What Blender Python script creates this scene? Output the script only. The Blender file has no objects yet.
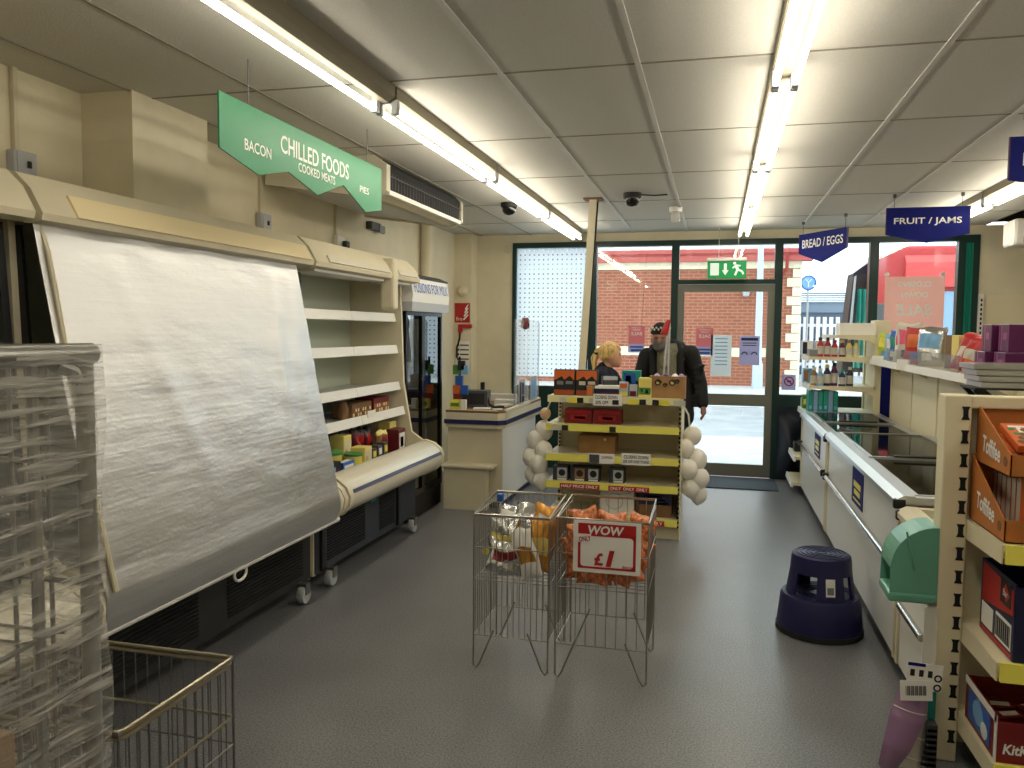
import bpy, bmesh, math, random
from mathutils import Vector, Matrix
random.seed(11)
PI = math.pi
sc = bpy.context.scene
col = sc.collection

# ------------------------------------------------------------------ camera
cd = bpy.data.cameras.new('camera'); cam = bpy.data.objects.new('camera', cd); col.objects.link(cam)
cd.sensor_width = 36.0; cd.lens = 28.292; cd.clip_start = 0.05; cd.clip_end = 300
_r = Vector((0.96918406, 0.2461745, 0.00896479)); _u = Vector((-0.02496406, 0.06194792, 0.99776713)); _f = Vector((-0.24506948, 0.9672438, -0.06618445))
cam.matrix_world = Matrix(((_r.x, _u.x, -_f.x, 0), (_r.y, _u.y, -_f.y, 0), (_r.z, _u.z, -_f.z, 1.63), (0, 0, 0, 1)))
sc.camera = cam
# ------------------------------------------------------------------ sky, exposure
w = bpy.data.worlds.new('sky'); sc.world = w; w.use_nodes = True
bg = w.node_tree.nodes['Background']; bg.inputs[0].default_value = (0.90, 0.95, 1.0, 1); bg.inputs[1].default_value = 3.8
sc.view_settings.view_transform = 'Standard'; sc.view_settings.look = 'None'
sc.view_settings.gamma = 1.0; sc.view_settings.use_curve_mapping = False
sc.view_settings.exposure = 0.0
TUBE = 21.0            # strength of the fluorescent tubes
sc.cycles.max_bounces = 8; sc.cycles.transparent_max_bounces = 16; sc.cycles.sample_clamp_indirect = 6

# ------------------------------------------------------------------ materials
def lin(c):
    c = c / 255.0
    return c / 12.92 if c <= 0.04045 else ((c + 0.055) / 1.055) ** 2.4
def L3(c): return (lin(c[0]), lin(c[1]), lin(c[2]), 1)
class NT:
    def __init__(s, m): s.t = m.node_tree; s.n = s.t.nodes; s.l = s.t.links
    def new(s, k, **kw):
        x = s.n.new(k)
        for a, b in kw.items(): setattr(x, a, b)
        return x
    def link(s, a, b): s.l.new(a, b)
def mat(name, rgb, rough=.5, metal=0., noise=None, bump=None, emit=None, spec=None, alpha=None, stretch=None, trans=None):
    m = bpy.data.materials.new(name); m.use_nodes = True; t = NT(m); b = t.n['Principled BSDF']
    b.inputs['Base Color'].default_value = L3(rgb); b.inputs['Roughness'].default_value = rough; b.inputs['Metallic'].default_value = metal
    if spec is not None: b.inputs['Specular IOR Level'].default_value = spec
    if emit: b.inputs['Emission Color'].default_value = L3(emit[0]); b.inputs['Emission Strength'].default_value = emit[1]
    if noise or bump:
        tc = t.new('ShaderNodeTexCoord'); src = tc.outputs['Object']
        if stretch:
            mp = t.new('ShaderNodeMapping'); mp.inputs['Scale'].default_value = stretch; t.link(src, mp.inputs['Vector']); src = mp.outputs[0]
    if noise:
        nz = t.new('ShaderNodeTexNoise'); nz.inputs['Scale'].default_value = noise[0]; nz.inputs['Detail'].default_value = 4; t.link(src, nz.inputs['Vector'])
        r = t.new('ShaderNodeValToRGB'); k = noise[1]
        r.color_ramp.elements[0].position = .3; r.color_ramp.elements[1].position = .7
        r.color_ramp.elements[0].color = L3([max(0, c * (1 - k)) for c in rgb]); r.color_ramp.elements[1].color = L3([min(255, c * (1 + k)) for c in rgb])
        t.link(nz.outputs['Fac'], r.inputs[0]); t.link(r.outputs[0], b.inputs['Base Color'])
    if bump:
        nb = t.new('ShaderNodeTexNoise'); nb.inputs['Scale'].default_value = bump[0]; nb.inputs['Detail'].default_value = 3; t.link(src, nb.inputs['Vector'])
        bp = t.new('ShaderNodeBump'); bp.inputs['Strength'].default_value = bump[1]; bp.inputs['Distance'].default_value = .02
        t.link(nb.outputs['Fac'], bp.inputs['Height']); t.link(bp.outputs[0], b.inputs['Normal'])
    if alpha is not None or trans is not None:
        out = t.n['Material Output']; mx = t.new('ShaderNodeMixShader'); mx.inputs[0].default_value = trans if trans is not None else 1 - alpha
        tr = t.new('ShaderNodeBsdfTransparent'); t.link(b.outputs[0], mx.inputs[1]); t.link(tr.outputs[0], mx.inputs[2]); t.link(mx.outputs[0], out.inputs[0])
    return m
def glass(name, tint=(240, 248, 246), refl=.07, rough=.02, edge=.35):
    m = bpy.data.materials.new(name); m.use_nodes = True; t = NT(m); t.n.remove(t.n['Principled BSDF'])
    out = t.n['Material Output']; mx = t.new('ShaderNodeMixShader'); tr = t.new('ShaderNodeBsdfTransparent'); gl = t.new('ShaderNodeBsdfGlossy')
    lw = t.new('ShaderNodeLayerWeight'); lw.inputs[0].default_value = .25
    ma = t.new('ShaderNodeMath', operation='MULTIPLY_ADD'); ma.inputs[1].default_value = edge; ma.inputs[2].default_value = refl
    t.link(lw.outputs['Fresnel'], ma.inputs[0]); t.link(ma.outputs[0], mx.inputs[0])
    tr.inputs[0].default_value = L3(tint); gl.inputs['Roughness'].default_value = rough
    t.link(tr.outputs[0], mx.inputs[1]); t.link(gl.outputs[0], mx.inputs[2]); t.link(mx.outputs[0], out.inputs[0])
    return m

M = {}
def _mats():
    A = lambda k, *a, **kw: M.__setitem__(k, mat(k, *a, **kw))
    A('wall', (222, 213, 186), .75, noise=(3, .03), bump=(60, .05))
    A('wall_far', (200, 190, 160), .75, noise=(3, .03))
    A('ceiling', (200, 197, 188), .85, noise=(220, .05), bump=(150, .15))
    A('ceiling_bar', (205, 202, 196), .6)
    A('ceiling_bar_dark', (140, 134, 118), .7)
    A('dark_void', (22, 20, 18), .9)
    A('frame_green', (16, 52, 48), .35)
    A('teal', (24, 140, 125), .45)
    A('door_grey', (126, 126, 116), .4, metal=.2)
    A('riser_navy', (24, 30, 48), .5)
    A('cream', (212, 203, 176), .55, noise=(5, .02))
    A('cream_gloss', (222, 216, 196), .22)
    A('fitting', (120, 112, 90), .6)
    A('tan_strip', (240, 222, 178), .55)
    A('white', (232, 230, 224), .45)
    A('white_gloss', (236, 236, 232), .2)
    A('paper', (236, 234, 228), .8)
    A('grey_ink', (120, 120, 122), .8)
    A('ink', (28, 28, 30), .7)
    A('black', (18, 18, 20), .45)
    A('black_gloss', (14, 14, 16), .2)
    A('base_black', (30, 31, 34), .55)
    A('base_blue', (50, 55, 66), .5)
    A('slot', (10, 10, 11), .8)
    A('fridge_in', (196, 204, 190), .45)
    A('fridge_shelf', (226, 228, 222), .35)
    A('navy_stripe', (34, 34, 84), .4)
    A('chrome', (206, 206, 206), .18, metal=1.)
    A('alu', (196, 198, 200), .3, metal=.9)
    A('steel', (150, 150, 146), .32, metal=.9)
    A('wire', (172, 168, 158), .28, metal=.95)
    A('brass_wire', (178, 168, 146), .3, metal=.95)
    A('grey', (128, 128, 128), .5)
    A('grey_light', (180, 182, 186), .45)
    A('freezer_skin', (214, 214, 210), .35)
    A('dgrey', (70, 70, 72), .5)
    A('rubber', (30, 30, 30), .7)
    A('sign_green', (26, 132, 88), .45)
    A('sign_blue', (14, 24, 112), .65, spec=.2)
    A('sign_edge', (70, 40, 80), .5)
    A('red', (176, 28, 30), .45)
    A('red_dark', (120, 22, 24), .5)
    A('white_text', (240, 240, 236), .6)
    A('exit_green', (10, 140, 76), .5, emit=((10, 150, 80), .35))
    A('exit_white', (225, 240, 230), .5, emit=((225, 240, 230), .35))
    A('rail_pale', (216, 210, 158), .5)
    A('yellow', (222, 214, 92), .5)
    A('yellow_tag', (238, 228, 96), .5)
    A('shelf_cream', (228, 218, 186), .45)
    A('ticket', (196, 192, 178), .6)
    A('kraft', (156, 118, 72), .75, noise=(14, .06))
    A('kraft_dark', (120, 88, 54), .75, noise=(14, .06))
    A('orange', (214, 104, 44), .5)
    A('orange_dark', (150, 66, 30), .5)
    A('toffee_box', (184, 112, 50), .6)
    A('maroon', (96, 18, 30), .4)
    A('purple', (90, 26, 78), .35)
    A('purple_light', (160, 84, 134), .4)
    A('blue', (40, 92, 176), .45)
    A('blue_light', (120, 170, 214), .45)
    A('navy', (24, 28, 66), .45)
    A('navy_plastic', (28, 28, 78), .42, bump=(250, .1))
    A('green_plastic', (104, 168, 146), .28)
    A('green', (70, 130, 60), .5)
    A('lime', (178, 196, 60), .45)
    A('pink', (222, 90, 120), .45)
    A('lilac', (168, 132, 170), .35)
    A('butter', (226, 210, 120), .45)
    A('lemon', (230, 216, 80), .4)
    A('foil', (198, 198, 196), .22, metal=.85, bump=(30, .35))
    A('foil_gold', (206, 146, 60), .3, metal=.4, bump=(30, .25))
    A('snack_orange', (196, 112, 70), .25, noise=(45, .38), bump=(30, .8))
    A('balloon', (240, 236, 226), .4)
    A('balloon_peach', (226, 190, 150), .35)
    A('skin', (214, 160, 132), .5)
    A('skin_dark', (150, 104, 84), .55)
    A('blonde', (204, 170, 106), .5, noise=(60, .22), stretch=(1, 1, .2))
    A('jacket_black', (15, 15, 15), .8, noise=(40, .2), bump=(18, .35))
    A('hoodie', (112, 108, 88), .9, noise=(60, .12), bump=(22, .3))
    A('cardigan', (14, 18, 38), .85, bump=(20, .3))
    A('mask_grey', (92, 90, 88), .8)
    A('trouser', (30, 32, 40), .85, bump=(20, .3))
    A('beanie', (20, 20, 24), .9, bump=(90, .3))
    A('mat', (66, 74, 84), .95, noise=(180, .2))
    A('pavement', (188, 188, 190), .8, noise=(3, .06))
    A('road', (150, 152, 158), .7, noise=(1.5, .08))
    A('kerb', (206, 204, 200), .8)
    A('stone', (226, 214, 186), .8, noise=(6, .05))
    A('fascia_red', (150, 44, 42), .6)
    A('fascia_pink', (176, 78, 72), .6)
    A('ext_white', (236, 236, 238), .7)
    A('lamp_blue', (186, 198, 220), .5)
    A('lorry_red', (170, 26, 32), .35)
    A('lorry_pink', (200, 66, 66), .35)
    A('lorry_blue', (130, 160, 190), .3)
    A('shed_grey', (120, 136, 156), .6)
    A('shed_dark', (84, 98, 120), .6)
    A('poster_pink', (226, 160, 150), .7)
    A('poster_pale', (240, 198, 190), .7)
    A('poster_lilac', (206, 200, 222), .7)
    A('ceil_hole', (40, 36, 32), .9)
    A('clear', (245, 247, 248), .12, trans=.72)
    A('clear_smoky', (150, 160, 175), .12, trans=.72)
    A('tube', (255, 250, 240), .4, emit=((255, 246, 226), TUBE))
    M['glass'] = glass('glass'); M['fridge_glass'] = glass('fridge_glass', (206, 218, 216), .06); M['door_glass'] = glass('door_glass', (206, 218, 216), .16, .01, 1.6)
    M['freezer_glass'] = glass('freezer_glass', (170, 176, 172), .16, .04)
_mats()

def brick_mat():
    m = bpy.data.materials.new('red_brick'); m.use_nodes = True; t = NT(m); b = t.n['Principled BSDF']
    tc = t.new('ShaderNodeTexCoord'); s = t.new('ShaderNodeSeparateXYZ'); c = t.new('ShaderNodeCombineXYZ'); ad = t.new('ShaderNodeMath', operation='ADD')
    t.link(tc.outputs['Object'], s.inputs[0]); t.link(s.outputs[0], ad.inputs[0]); t.link(s.outputs[1], ad.inputs[1]); t.link(ad.outputs[0], c.inputs[0]); t.link(s.outputs[2], c.inputs[1])
    br = t.new('ShaderNodeTexBrick'); t.link(c.outputs[0], br.inputs['Vector'])
    br.inputs['Color1'].default_value = L3((154, 84, 62)); br.inputs['Color2'].default_value = L3((138, 72, 52)); br.inputs['Mortar'].default_value = L3((168, 126, 104))
    br.inputs['Scale'].default_value = 1; br.inputs['Brick Width'].default_value = .30; br.inputs['Row Height'].default_value = .10; br.inputs['Mortar Size'].default_value = .012
    t.link(br.outputs[0], b.inputs['Base Color']); b.inputs['Roughness'].default_value = .85
    return m
M['brick'] = brick_mat()
def floor_mat():
    m = bpy.data.materials.new('speckled_vinyl'); m.use_nodes = True; t = NT(m); b = t.n['Principled BSDF']
    tc = t.new('ShaderNodeTexCoord'); n1 = t.new('ShaderNodeTexNoise'); n1.inputs['Scale'].default_value = 130; n1.inputs['Detail'].default_value = 2
    n2 = t.new('ShaderNodeTexNoise'); n2.inputs['Scale'].default_value = 2.2; n2.inputs['Detail'].default_value = 6
    t.link(tc.outputs['Object'], n1.inputs['Vector']); t.link(tc.outputs['Object'], n2.inputs['Vector'])
    r = t.new('ShaderNodeValToRGB'); e = r.color_ramp.elements; e[0].position = .3; e[0].color = L3((84, 85, 90)); e[1].position = .72; e[1].color = L3((150, 150, 153))
    t.link(n1.outputs['Fac'], r.inputs[0])
    mx = t.new('ShaderNodeMix', data_type='RGBA', blend_type='MULTIPLY'); mx.inputs[0].default_value = .35
    r2 = t.new('ShaderNodeValToRGB'); e = r2.color_ramp.elements; e[0].position = .35; e[0].color = (.55, .54, .52, 1); e[1].position = .65; e[1].color = (1, 1, 1, 1)
    t.link(n2.outputs['Fac'], r2.inputs[0]); t.link(r.outputs[0], mx.inputs[6]); t.link(r2.outputs[0], mx.inputs[7]); t.link(mx.outputs[2], b.inputs['Base Color'])
    rr = t.new('ShaderNodeMapRange'); rr.inputs[3].default_value = .24; rr.inputs[4].default_value = .40; t.link(n2.outputs['Fac'], rr.inputs[0]); t.link(rr.outputs[0], b.inputs['Roughness'])
    bp = t.new('ShaderNodeBump'); bp.inputs['Strength'].default_value = .06; t.link(n1.outputs['Fac'], bp.inputs['Height']); t.link(bp.outputs[0], b.inputs['Normal'])
    return m
M['floor'] = floor_mat()
def film_mat():
    # white perforated vinyl: a regular grid of punched holes
    m = bpy.data.materials.new('perforated_vinyl'); m.use_nodes = True; t = NT(m); t.n.remove(t.n['Principled BSDF']); out = t.n['Material Output']
    tc = t.new('ShaderNodeTexCoord'); s = t.new('ShaderNodeSeparateXYZ'); t.link(tc.outputs['Object'], s.inputs[0])
    def cell(o):
        d = t.new('ShaderNodeMath', operation='DIVIDE'); d.inputs[1].default_value = .056; t.link(o, d.inputs[0])
        f = t.new('ShaderNodeMath', operation='FRACT'); t.link(d.outputs[0], f.inputs[0])
        a = t.new('ShaderNodeMath', operation='SUBTRACT'); a.inputs[1].default_value = .5; t.link(f.outputs[0], a.inputs[0])
        p = t.new('ShaderNodeMath', operation='POWER'); p.inputs[1].default_value = 2; t.link(a.outputs[0], p.inputs[0]); return p.outputs[0]
    ad = t.new('ShaderNodeMath', operation='ADD'); t.link(cell(s.outputs[0]), ad.inputs[0]); t.link(cell(s.outputs[2]), ad.inputs[1])
    lt = t.new('ShaderNodeMath', operation='LESS_THAN'); lt.inputs[1].default_value = .030; t.link(ad.outputs[0], lt.inputs[0])
    tl = t.new('ShaderNodeBsdfTranslucent'); tl.inputs[0].default_value = L3((246, 250, 255)); df = t.new('ShaderNodeBsdfDiffuse'); df.inputs[0].default_value = L3((225, 228, 232))
    m1 = t.new('ShaderNodeMixShader'); m1.inputs[0].default_value = .12; t.link(tl.outputs[0], m1.inputs[1]); t.link(df.outputs[0], m1.inputs[2])
    tr = t.new('ShaderNodeBsdfTransparent'); tr.inputs[0].default_value = (.8, .85, .9, 1); m2 = t.new('ShaderNodeMixShader'); t.link(lt.outputs[0], m2.inputs[0]); t.link(m1.outputs[0], m2.inputs[1]); t.link(tr.outputs[0], m2.inputs[2]); t.link(m2.outputs[0], out.inputs[0])
    return m
M['film'] = film_mat()
def sheet_mat(name, rgb, amt):
    # thin printed sheet that lets some daylight through
    m = bpy.data.materials.new(name); m.use_nodes = True; t = NT(m); b = t.n['Principled BSDF']; out = t.n['Material Output']
    b.inputs['Base Color'].default_value = L3(rgb); b.inputs['Roughness'].default_value = .7
    tl = t.new('ShaderNodeBsdfTranslucent'); tl.inputs[0].default_value = L3(rgb); mx = t.new('ShaderNodeMixShader'); mx.inputs[0].default_value = amt
    t.link(b.outputs[0], mx.inputs[1]); t.link(tl.outputs[0], mx.inputs[2]); t.link(mx.outputs[0], out.inputs[0]); return m
M['sheet_pink'] = sheet_mat('sheet_pink', (240, 204, 194), .55); M['sheet_red'] = sheet_mat('sheet_red', (220, 150, 154), .55)
M['sheet_pale'] = sheet_mat('sheet_pale', (255, 252, 250), .6); M['sheet_white'] = sheet_mat('sheet_white', (232, 236, 238), .45)
M['sheet_lilac'] = sheet_mat('sheet_lilac', (196, 194, 222), .45); M['reflection_teal'] = sheet_mat('reflection_teal', (30, 150, 130), .45)
def blind_mat():
    m = bpy.data.materials.new('night_blind_silver'); m.use_nodes = True; t = NT(m); b = t.n['Principled BSDF']
    b.inputs['Base Color'].default_value = L3((206, 206, 206)); b.inputs['Metallic'].default_value = .92
    tc = t.new('ShaderNodeTexCoord')
    def nz(scale, sc, det):
        mp = t.new('ShaderNodeMapping'); mp.inputs['Scale'].default_value = scale; t.link(tc.outputs['Object'], mp.inputs[0])
        n = t.new('ShaderNodeTexNoise'); n.inputs['Scale'].default_value = sc; n.inputs['Detail'].default_value = det; t.link(mp.outputs[0], n.inputs['Vector']); return n.outputs['Fac']
    a, c, e = nz((1, 2, 70), 1, 3), nz((1, 3, 9), 1, 4), nz((1, 1, 1), 60, 2)
    s1 = t.new('ShaderNodeMath', operation='MULTIPLY_ADD'); s1.inputs[1].default_value = .16; t.link(a, s1.inputs[0]); t.link(c, s1.inputs[2])
    s2 = t.new('ShaderNodeMath', operation='MULTIPLY_ADD'); s2.inputs[1].default_value = .06; t.link(e, s2.inputs[0]); t.link(s1.outputs[0], s2.inputs[2])
    bp = t.new('ShaderNodeBump'); bp.inputs['Strength'].default_value = .38; bp.inputs['Distance'].default_value = .018; t.link(s2.outputs[0], bp.inputs['Height']); t.link(bp.outputs[0], b.inputs['Normal'])
    rr = t.new('ShaderNodeMapRange'); rr.inputs[3].default_value = .30; rr.inputs[4].default_value = .50; t.link(a, rr.inputs[0]); t.link(rr.outputs[0], b.inputs['Roughness'])
    return m
M['blind'] = blind_mat()
def wrap_mat():
    # stretch film: mostly clear, with streaky creases that catch the light
    m = bpy.data.materials.new('stretch_film'); m.use_nodes = True; t = NT(m); b = t.n['Principled BSDF']; out = t.n['Material Output']
    b.inputs['Base Color'].default_value = L3((226, 224, 218)); b.inputs['Roughness'].default_value = .14
    tc = t.new('ShaderNodeTexCoord'); mp = t.new('ShaderNodeMapping'); mp.inputs['Rotation'].default_value = (.5, 0, 0); mp.inputs['Scale'].default_value = (4, 6, 60); t.link(tc.outputs['Object'], mp.inputs[0])
    n = t.new('ShaderNodeTexNoise'); n.inputs['Scale'].default_value = 1; n.inputs['Detail'].default_value = 5; t.link(mp.outputs[0], n.inputs['Vector'])
    bp = t.new('ShaderNodeBump'); bp.inputs['Strength'].default_value = .8; bp.inputs['Distance'].default_value = .03; t.link(n.outputs['Fac'], bp.inputs['Height']); t.link(bp.outputs[0], b.inputs['Normal'])
    r = t.new('ShaderNodeMapRange'); r.inputs[1].default_value = .46; r.inputs[2].default_value = .76; r.inputs[3].default_value = .18; r.inputs[4].default_value = .68; t.link(n.outputs['Fac'], r.inputs[0])
    tr = t.new('ShaderNodeBsdfTransparent'); mx = t.new('ShaderNodeMixShader'); t.link(r.outputs[0], mx.inputs[0]); t.link(tr.outputs[0], mx.inputs[1]); t.link(b.outputs[0], mx.inputs[2]); t.link(mx.outputs[0], out.inputs[0])
    return m
M['wrap'] = wrap_mat()

# ------------------------------------------------------------------ mesh building
class MB:
    def __init__(s): s.v = []; s.f = []; s.m = []
    def add(s, vs, fs, mi=0):
        o = len(s.v); s.v += [Vector(p) for p in vs]; s.f += [tuple(i + o for i in f) for f in fs]; s.m += [mi] * len(fs); return s
    def box(s, x0, x1, y0, y1, z0, z1, mi=0):
        return s.add([(x0,y0,z0),(x1,y0,z0),(x1,y1,z0),(x0,y1,z0),(x0,y0,z1),(x1,y0,z1),(x1,y1,z1),(x0,y1,z1)],
                     [(0,3,2,1),(4,5,6,7),(0,1,5,4),(1,2,6,5),(2,3,7,6),(3,0,4,7)], mi)
    def rbox(s, x0, x1, y0, y1, z0, z1, r=.01, mi=0, seg=2):
        bm = bmesh.new(); bmesh.ops.create_cube(bm, size=1)
        for v in bm.verts: v.co = Vector(((x0+x1)/2 + v.co.x*(x1-x0), (y0+y1)/2 + v.co.y*(y1-y0), (z0+z1)/2 + v.co.z*(z1-z0)))
        r = min(r, .45*min(x1-x0, y1-y0, z1-z0))
        bmesh.ops.bevel(bm, geom=bm.edges[:], offset=r, segments=seg, profile=.5, affect='EDGES')
        bm.verts.index_update(); s.add([v.co.copy() for v in bm.verts], [[v.index for v in f.verts] for f in bm.faces], mi); bm.free(); return s
    def prism(s, pts, axis, a, b, mi=0):
        P = {'y': lambda p, t: (p[0], t, p[1]), 'x': lambda p, t: (t, p[0], p[1]), 'z': lambda p, t: (p[0], p[1], t)}[axis]
        n = len(pts); vs = [P(p, a) for p in pts] + [P(p, b) for p in pts]
        return s.add(vs, [tuple(range(n)), tuple(range(2*n-1, n-1, -1))] + [(i, (i+1) % n, n+(i+1) % n, n+i) for i in range(n)], mi)
    def tube(s, pts, r, n=6, mi=0, closed=False):
        pts = [Vector(p) for p in pts]; k = len(pts); rings = []; ref = None
        for i, p in enumerate(pts):
            if closed: d = pts[(i+1) % k] - pts[i-1]
            else: d = pts[min(i+1, k-1)] - pts[max(i-1, 0)]
            d.normalize()
            if ref is None: ref = Vector((0, 0, 1)) if abs(d.z) < .9 else Vector((1, 0, 0))
            a = ref - d * ref.dot(d)
            if a.length < 1e-4: a = d.orthogonal()
            a.normalize(); b = d.cross(a); ref = a
            rr = r[i] if isinstance(r, (list, tuple)) else r
            rings.append([p + (a*math.cos(2*PI*j/n) + b*math.sin(2*PI*j/n))*rr for j in range(n)])
        vs = [q for R in rings for q in R]; fs = []
        for i in range(k if closed else k-1):
            i2 = (i+1) % k
            for j in range(n): fs.append((i*n+j, i*n+(j+1) % n, i2*n+(j+1) % n, i2*n+j))
        if not closed: fs += [tuple(range(n-1, -1, -1)), tuple((k-1)*n+j for j in range(n))]
        return s.add(vs, fs, mi)
    def lathe(s, prof, c=(0,0,0), n=24, mi=0, a0=0, a1=2*PI, axis='z', cap=False):
        full = abs(a1-a0-2*PI) < 1e-6; cols = n if full else n+1; k = len(prof); vs = []
        for i in range(cols):
            a = a0 + (a1-a0)*i/n
            for r, z in prof:
                x, y = r*math.cos(a), r*math.sin(a)
                q = (x, y, z) if axis == 'z' else ((z, x, y) if axis == 'x' else (x, z, y))
                vs.append((c[0]+q[0], c[1]+q[1], c[2]+q[2]))
        fs = []
        for i in range(n):
            i2 = (i+1) % cols
            for j in range(k-1): fs.append((i*k+j, i2*k+j, i2*k+j+1, i*k+j+1))
        if not full and cap: fs += [tuple(range(k)), tuple(n*k+j for j in range(k-1, -1, -1))]
        return s.add(vs, fs, mi)
    def ell(s, c, rx, ry, rz, n=16, mi=0, rot=None):
        h = n//2; vs = [(0,0,-1)]
        for j in range(1, h):
            t = -PI/2 + PI*j/h
            vs += [(math.cos(t)*math.cos(2*PI*i/n), math.cos(t)*math.sin(2*PI*i/n), math.sin(t)) for i in range(n)]
        vs.append((0,0,1)); fs = [(0, 1+(i+1) % n, 1+i) for i in range(n)]
        for j in range(h-2): fs += [(1+j*n+i, 1+j*n+(i+1) % n, 1+(j+1)*n+(i+1) % n, 1+(j+1)*n+i) for i in range(n)]
        b = 1+(h-2)*n; fs += [(b+i, b+(i+1) % n, len(vs)-1) for i in range(n)]
        out = []
        for p in vs:
            q = Vector((p[0]*rx, p[1]*ry, p[2]*rz))
            if rot: q = rot @ q
            out.append(q + Vector(c))
        return s.add(out, fs, mi)
    def cap(s, p0, r0, p1, r1, n=14, mi=0):
        p0, p1 = Vector(p0), Vector(p1); d = (p1-p0); L = d.length or 1e-6; d = d/L if L > 1e-5 else Vector((0,0,1))
        pts = []; rs = []
        for j in range(5):
            t = PI/2*(1-j/4); pts.append(p0 - d*r0*math.sin(t)); rs.append(max(r0*math.cos(t), 1e-4))
        for j in range(5):
            t = PI/2*j/4; pts.append(p1 + d*r1*math.sin(t)); rs.append(max(r1*math.cos(t), 1e-4))
        a = d.orthogonal().normalized(); b = d.cross(a); vs = []
        for p, r in zip(pts, rs): vs += [p + (a*math.cos(2*PI*i/n) + b*math.sin(2*PI*i/n))*r for i in range(n)]
        fs = [tuple(range(n-1, -1, -1)), tuple((len(pts)-1)*n+i for i in range(n))]
        for k in range(len(pts)-1): fs += [(k*n+i, k*n+(i+1) % n, (k+1)*n+(i+1) % n, (k+1)*n+i) for i in range(n)]
        return s.add(vs, fs, mi)
    def grid(s, fn, nu, nv, mi=0):
        o = [fn(i/nu, j/nv) for j in range(nv+1) for i in range(nu+1)]; W = nu+1
        fs = []; ms = []
        for j in range(nv):
            for i in range(nu):
                fs.append((j*W+i, j*W+i+1, (j+1)*W+i+1, (j+1)*W+i)); ms.append(mi((i+.5)/nu, (j+.5)/nv) if callable(mi) else mi)
        b = len(s.v); s.v += [Vector(p) for p in o]; s.f += [tuple(q+b for q in f) for f in fs]; s.m += ms; return s
    def xf(s, mtx, start=0):
        for i in range(start, len(s.v)): s.v[i] = mtx @ s.v[i]
        return s
    def text(s, body, c, xd, yd, w=None, h=None, mi=0, off=.0015, shear=0., bold=0.):
        cu = bpy.data.curves.new('lettering', 'FONT'); cu.body = body; cu.align_x = 'CENTER'; cu.shear = shear; cu.offset = bold; cu.resolution_u = 3
        o = bpy.data.objects.new('lettering', cu); me = bpy.data.meshes.new_from_object(o)
        xs = [v.co.x for v in me.vertices]; ys = [v.co.y for v in me.vertices]
        if xs:
            x0, x1, y0, y1 = min(xs), max(xs), min(ys), max(ys); sx = (w/(x1-x0)) if w else None; sy = (h/(y1-y0)) if h else None
            sx = sx or sy; sy = sy or sx; xd, yd, c = Vector(xd), Vector(yd), Vector(c); n = xd.cross(yd)
            s.add([c + xd*((v.co.x-(x0+x1)/2)*sx) + yd*((v.co.y-(y0+y1)/2)*sy) + n*off for v in me.vertices], [tuple(p.vertices) for p in me.polygons], mi)
        bpy.data.objects.remove(o); bpy.data.curves.remove(cu); bpy.data.meshes.remove(me); return s
    def build(s, name, mats, parent=None, smooth=False, ang=.7, kind=None, label=None, at=None, recalc=True):
        if not isinstance(mats, (list, tuple)): mats = [mats]
        off = OFF.get(parent.name, Vector()) if parent else (Vector(at) if at is not None else Vector())
        me = bpy.data.meshes.new(name); me.from_pydata([v - off for v in s.v], [], s.f)
        for k in mats: me.materials.append(M[k] if isinstance(k, str) else k)
        me.polygons.foreach_set('material_index', s.m)
        if recalc:
            bm = bmesh.new(); bm.from_mesh(me); bmesh.ops.recalc_face_normals(bm, faces=bm.faces); bm.to_mesh(me); bm.free()
        if smooth: me.shade_smooth(); me.set_sharp_from_angle(angle=ang)
        me.update(); o = bpy.data.objects.new(name, me); col.objects.link(o)
        if parent: o.parent = parent; OFF[o.name] = off
        elif at is not None: o.location = off; OFF[o.name] = off
        if kind: o['kind'] = kind
        if label: o['label'] = label
        return o
OFF = {}
def tag(o, label, cat, group=None):
    o['label'] = label; o['category'] = cat
    if group: o['group'] = group
    return o
def thing(name, label, cat, loc=(0, 0, 0), group=None):
    o = bpy.data.objects.new(name, None); o.empty_display_size = .1; col.objects.link(o); o.location = loc; OFF[o.name] = Vector(loc)
    return tag(o, label, cat, group)
def base_of(mb):
    xs = [v.x for v in mb.v]; ys = [v.y for v in mb.v]; zs = [v.z for v in mb.v]
    return Vector(((min(xs)+max(xs))/2, (min(ys)+max(ys))/2, min(zs)))
def solo(name, mb, mats, label, cat, group=None, smooth=False, ang=.7):
    return tag(mb.build(name, mats, at=base_of(mb), smooth=smooth, ang=ang), label, cat, group)
def local(name, mb, mats, label, cat, loc, rz=0, rx=0, ry=0, group=None, smooth=False, ang=.7):
    o = mb.build(name, mats, smooth=smooth, ang=ang); o.location = loc; o.rotation_euler = (rx, ry, rz); return tag(o, label, cat, group)
def struct(name, mb, mats, parent=None, smooth=False):
    o = mb.build(name, mats, parent, smooth=smooth)
    if not parent: o['kind'] = 'structure'
    return o
def sroot(name, loc=(0, 0, 0)):
    o = bpy.data.objects.new(name, None); col.objects.link(o); o.location = loc; OFF[o.name] = Vector(loc); o['kind'] = 'structure'; return o
def dup(root, loc, label=None, rot=None, group=None):
    r = root.copy(); col.objects.link(r); r.location = loc
    if rot is not None: r.rotation_euler = rot
    if label: r['label'] = label
    if group: r['group'] = group
    for ch in list(root.children):
        c = ch.copy(); col.objects.link(c); c.parent = r
        for g in ch.children:
            d = g.copy(); col.objects.link(d); d.parent = c
    return r
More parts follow.
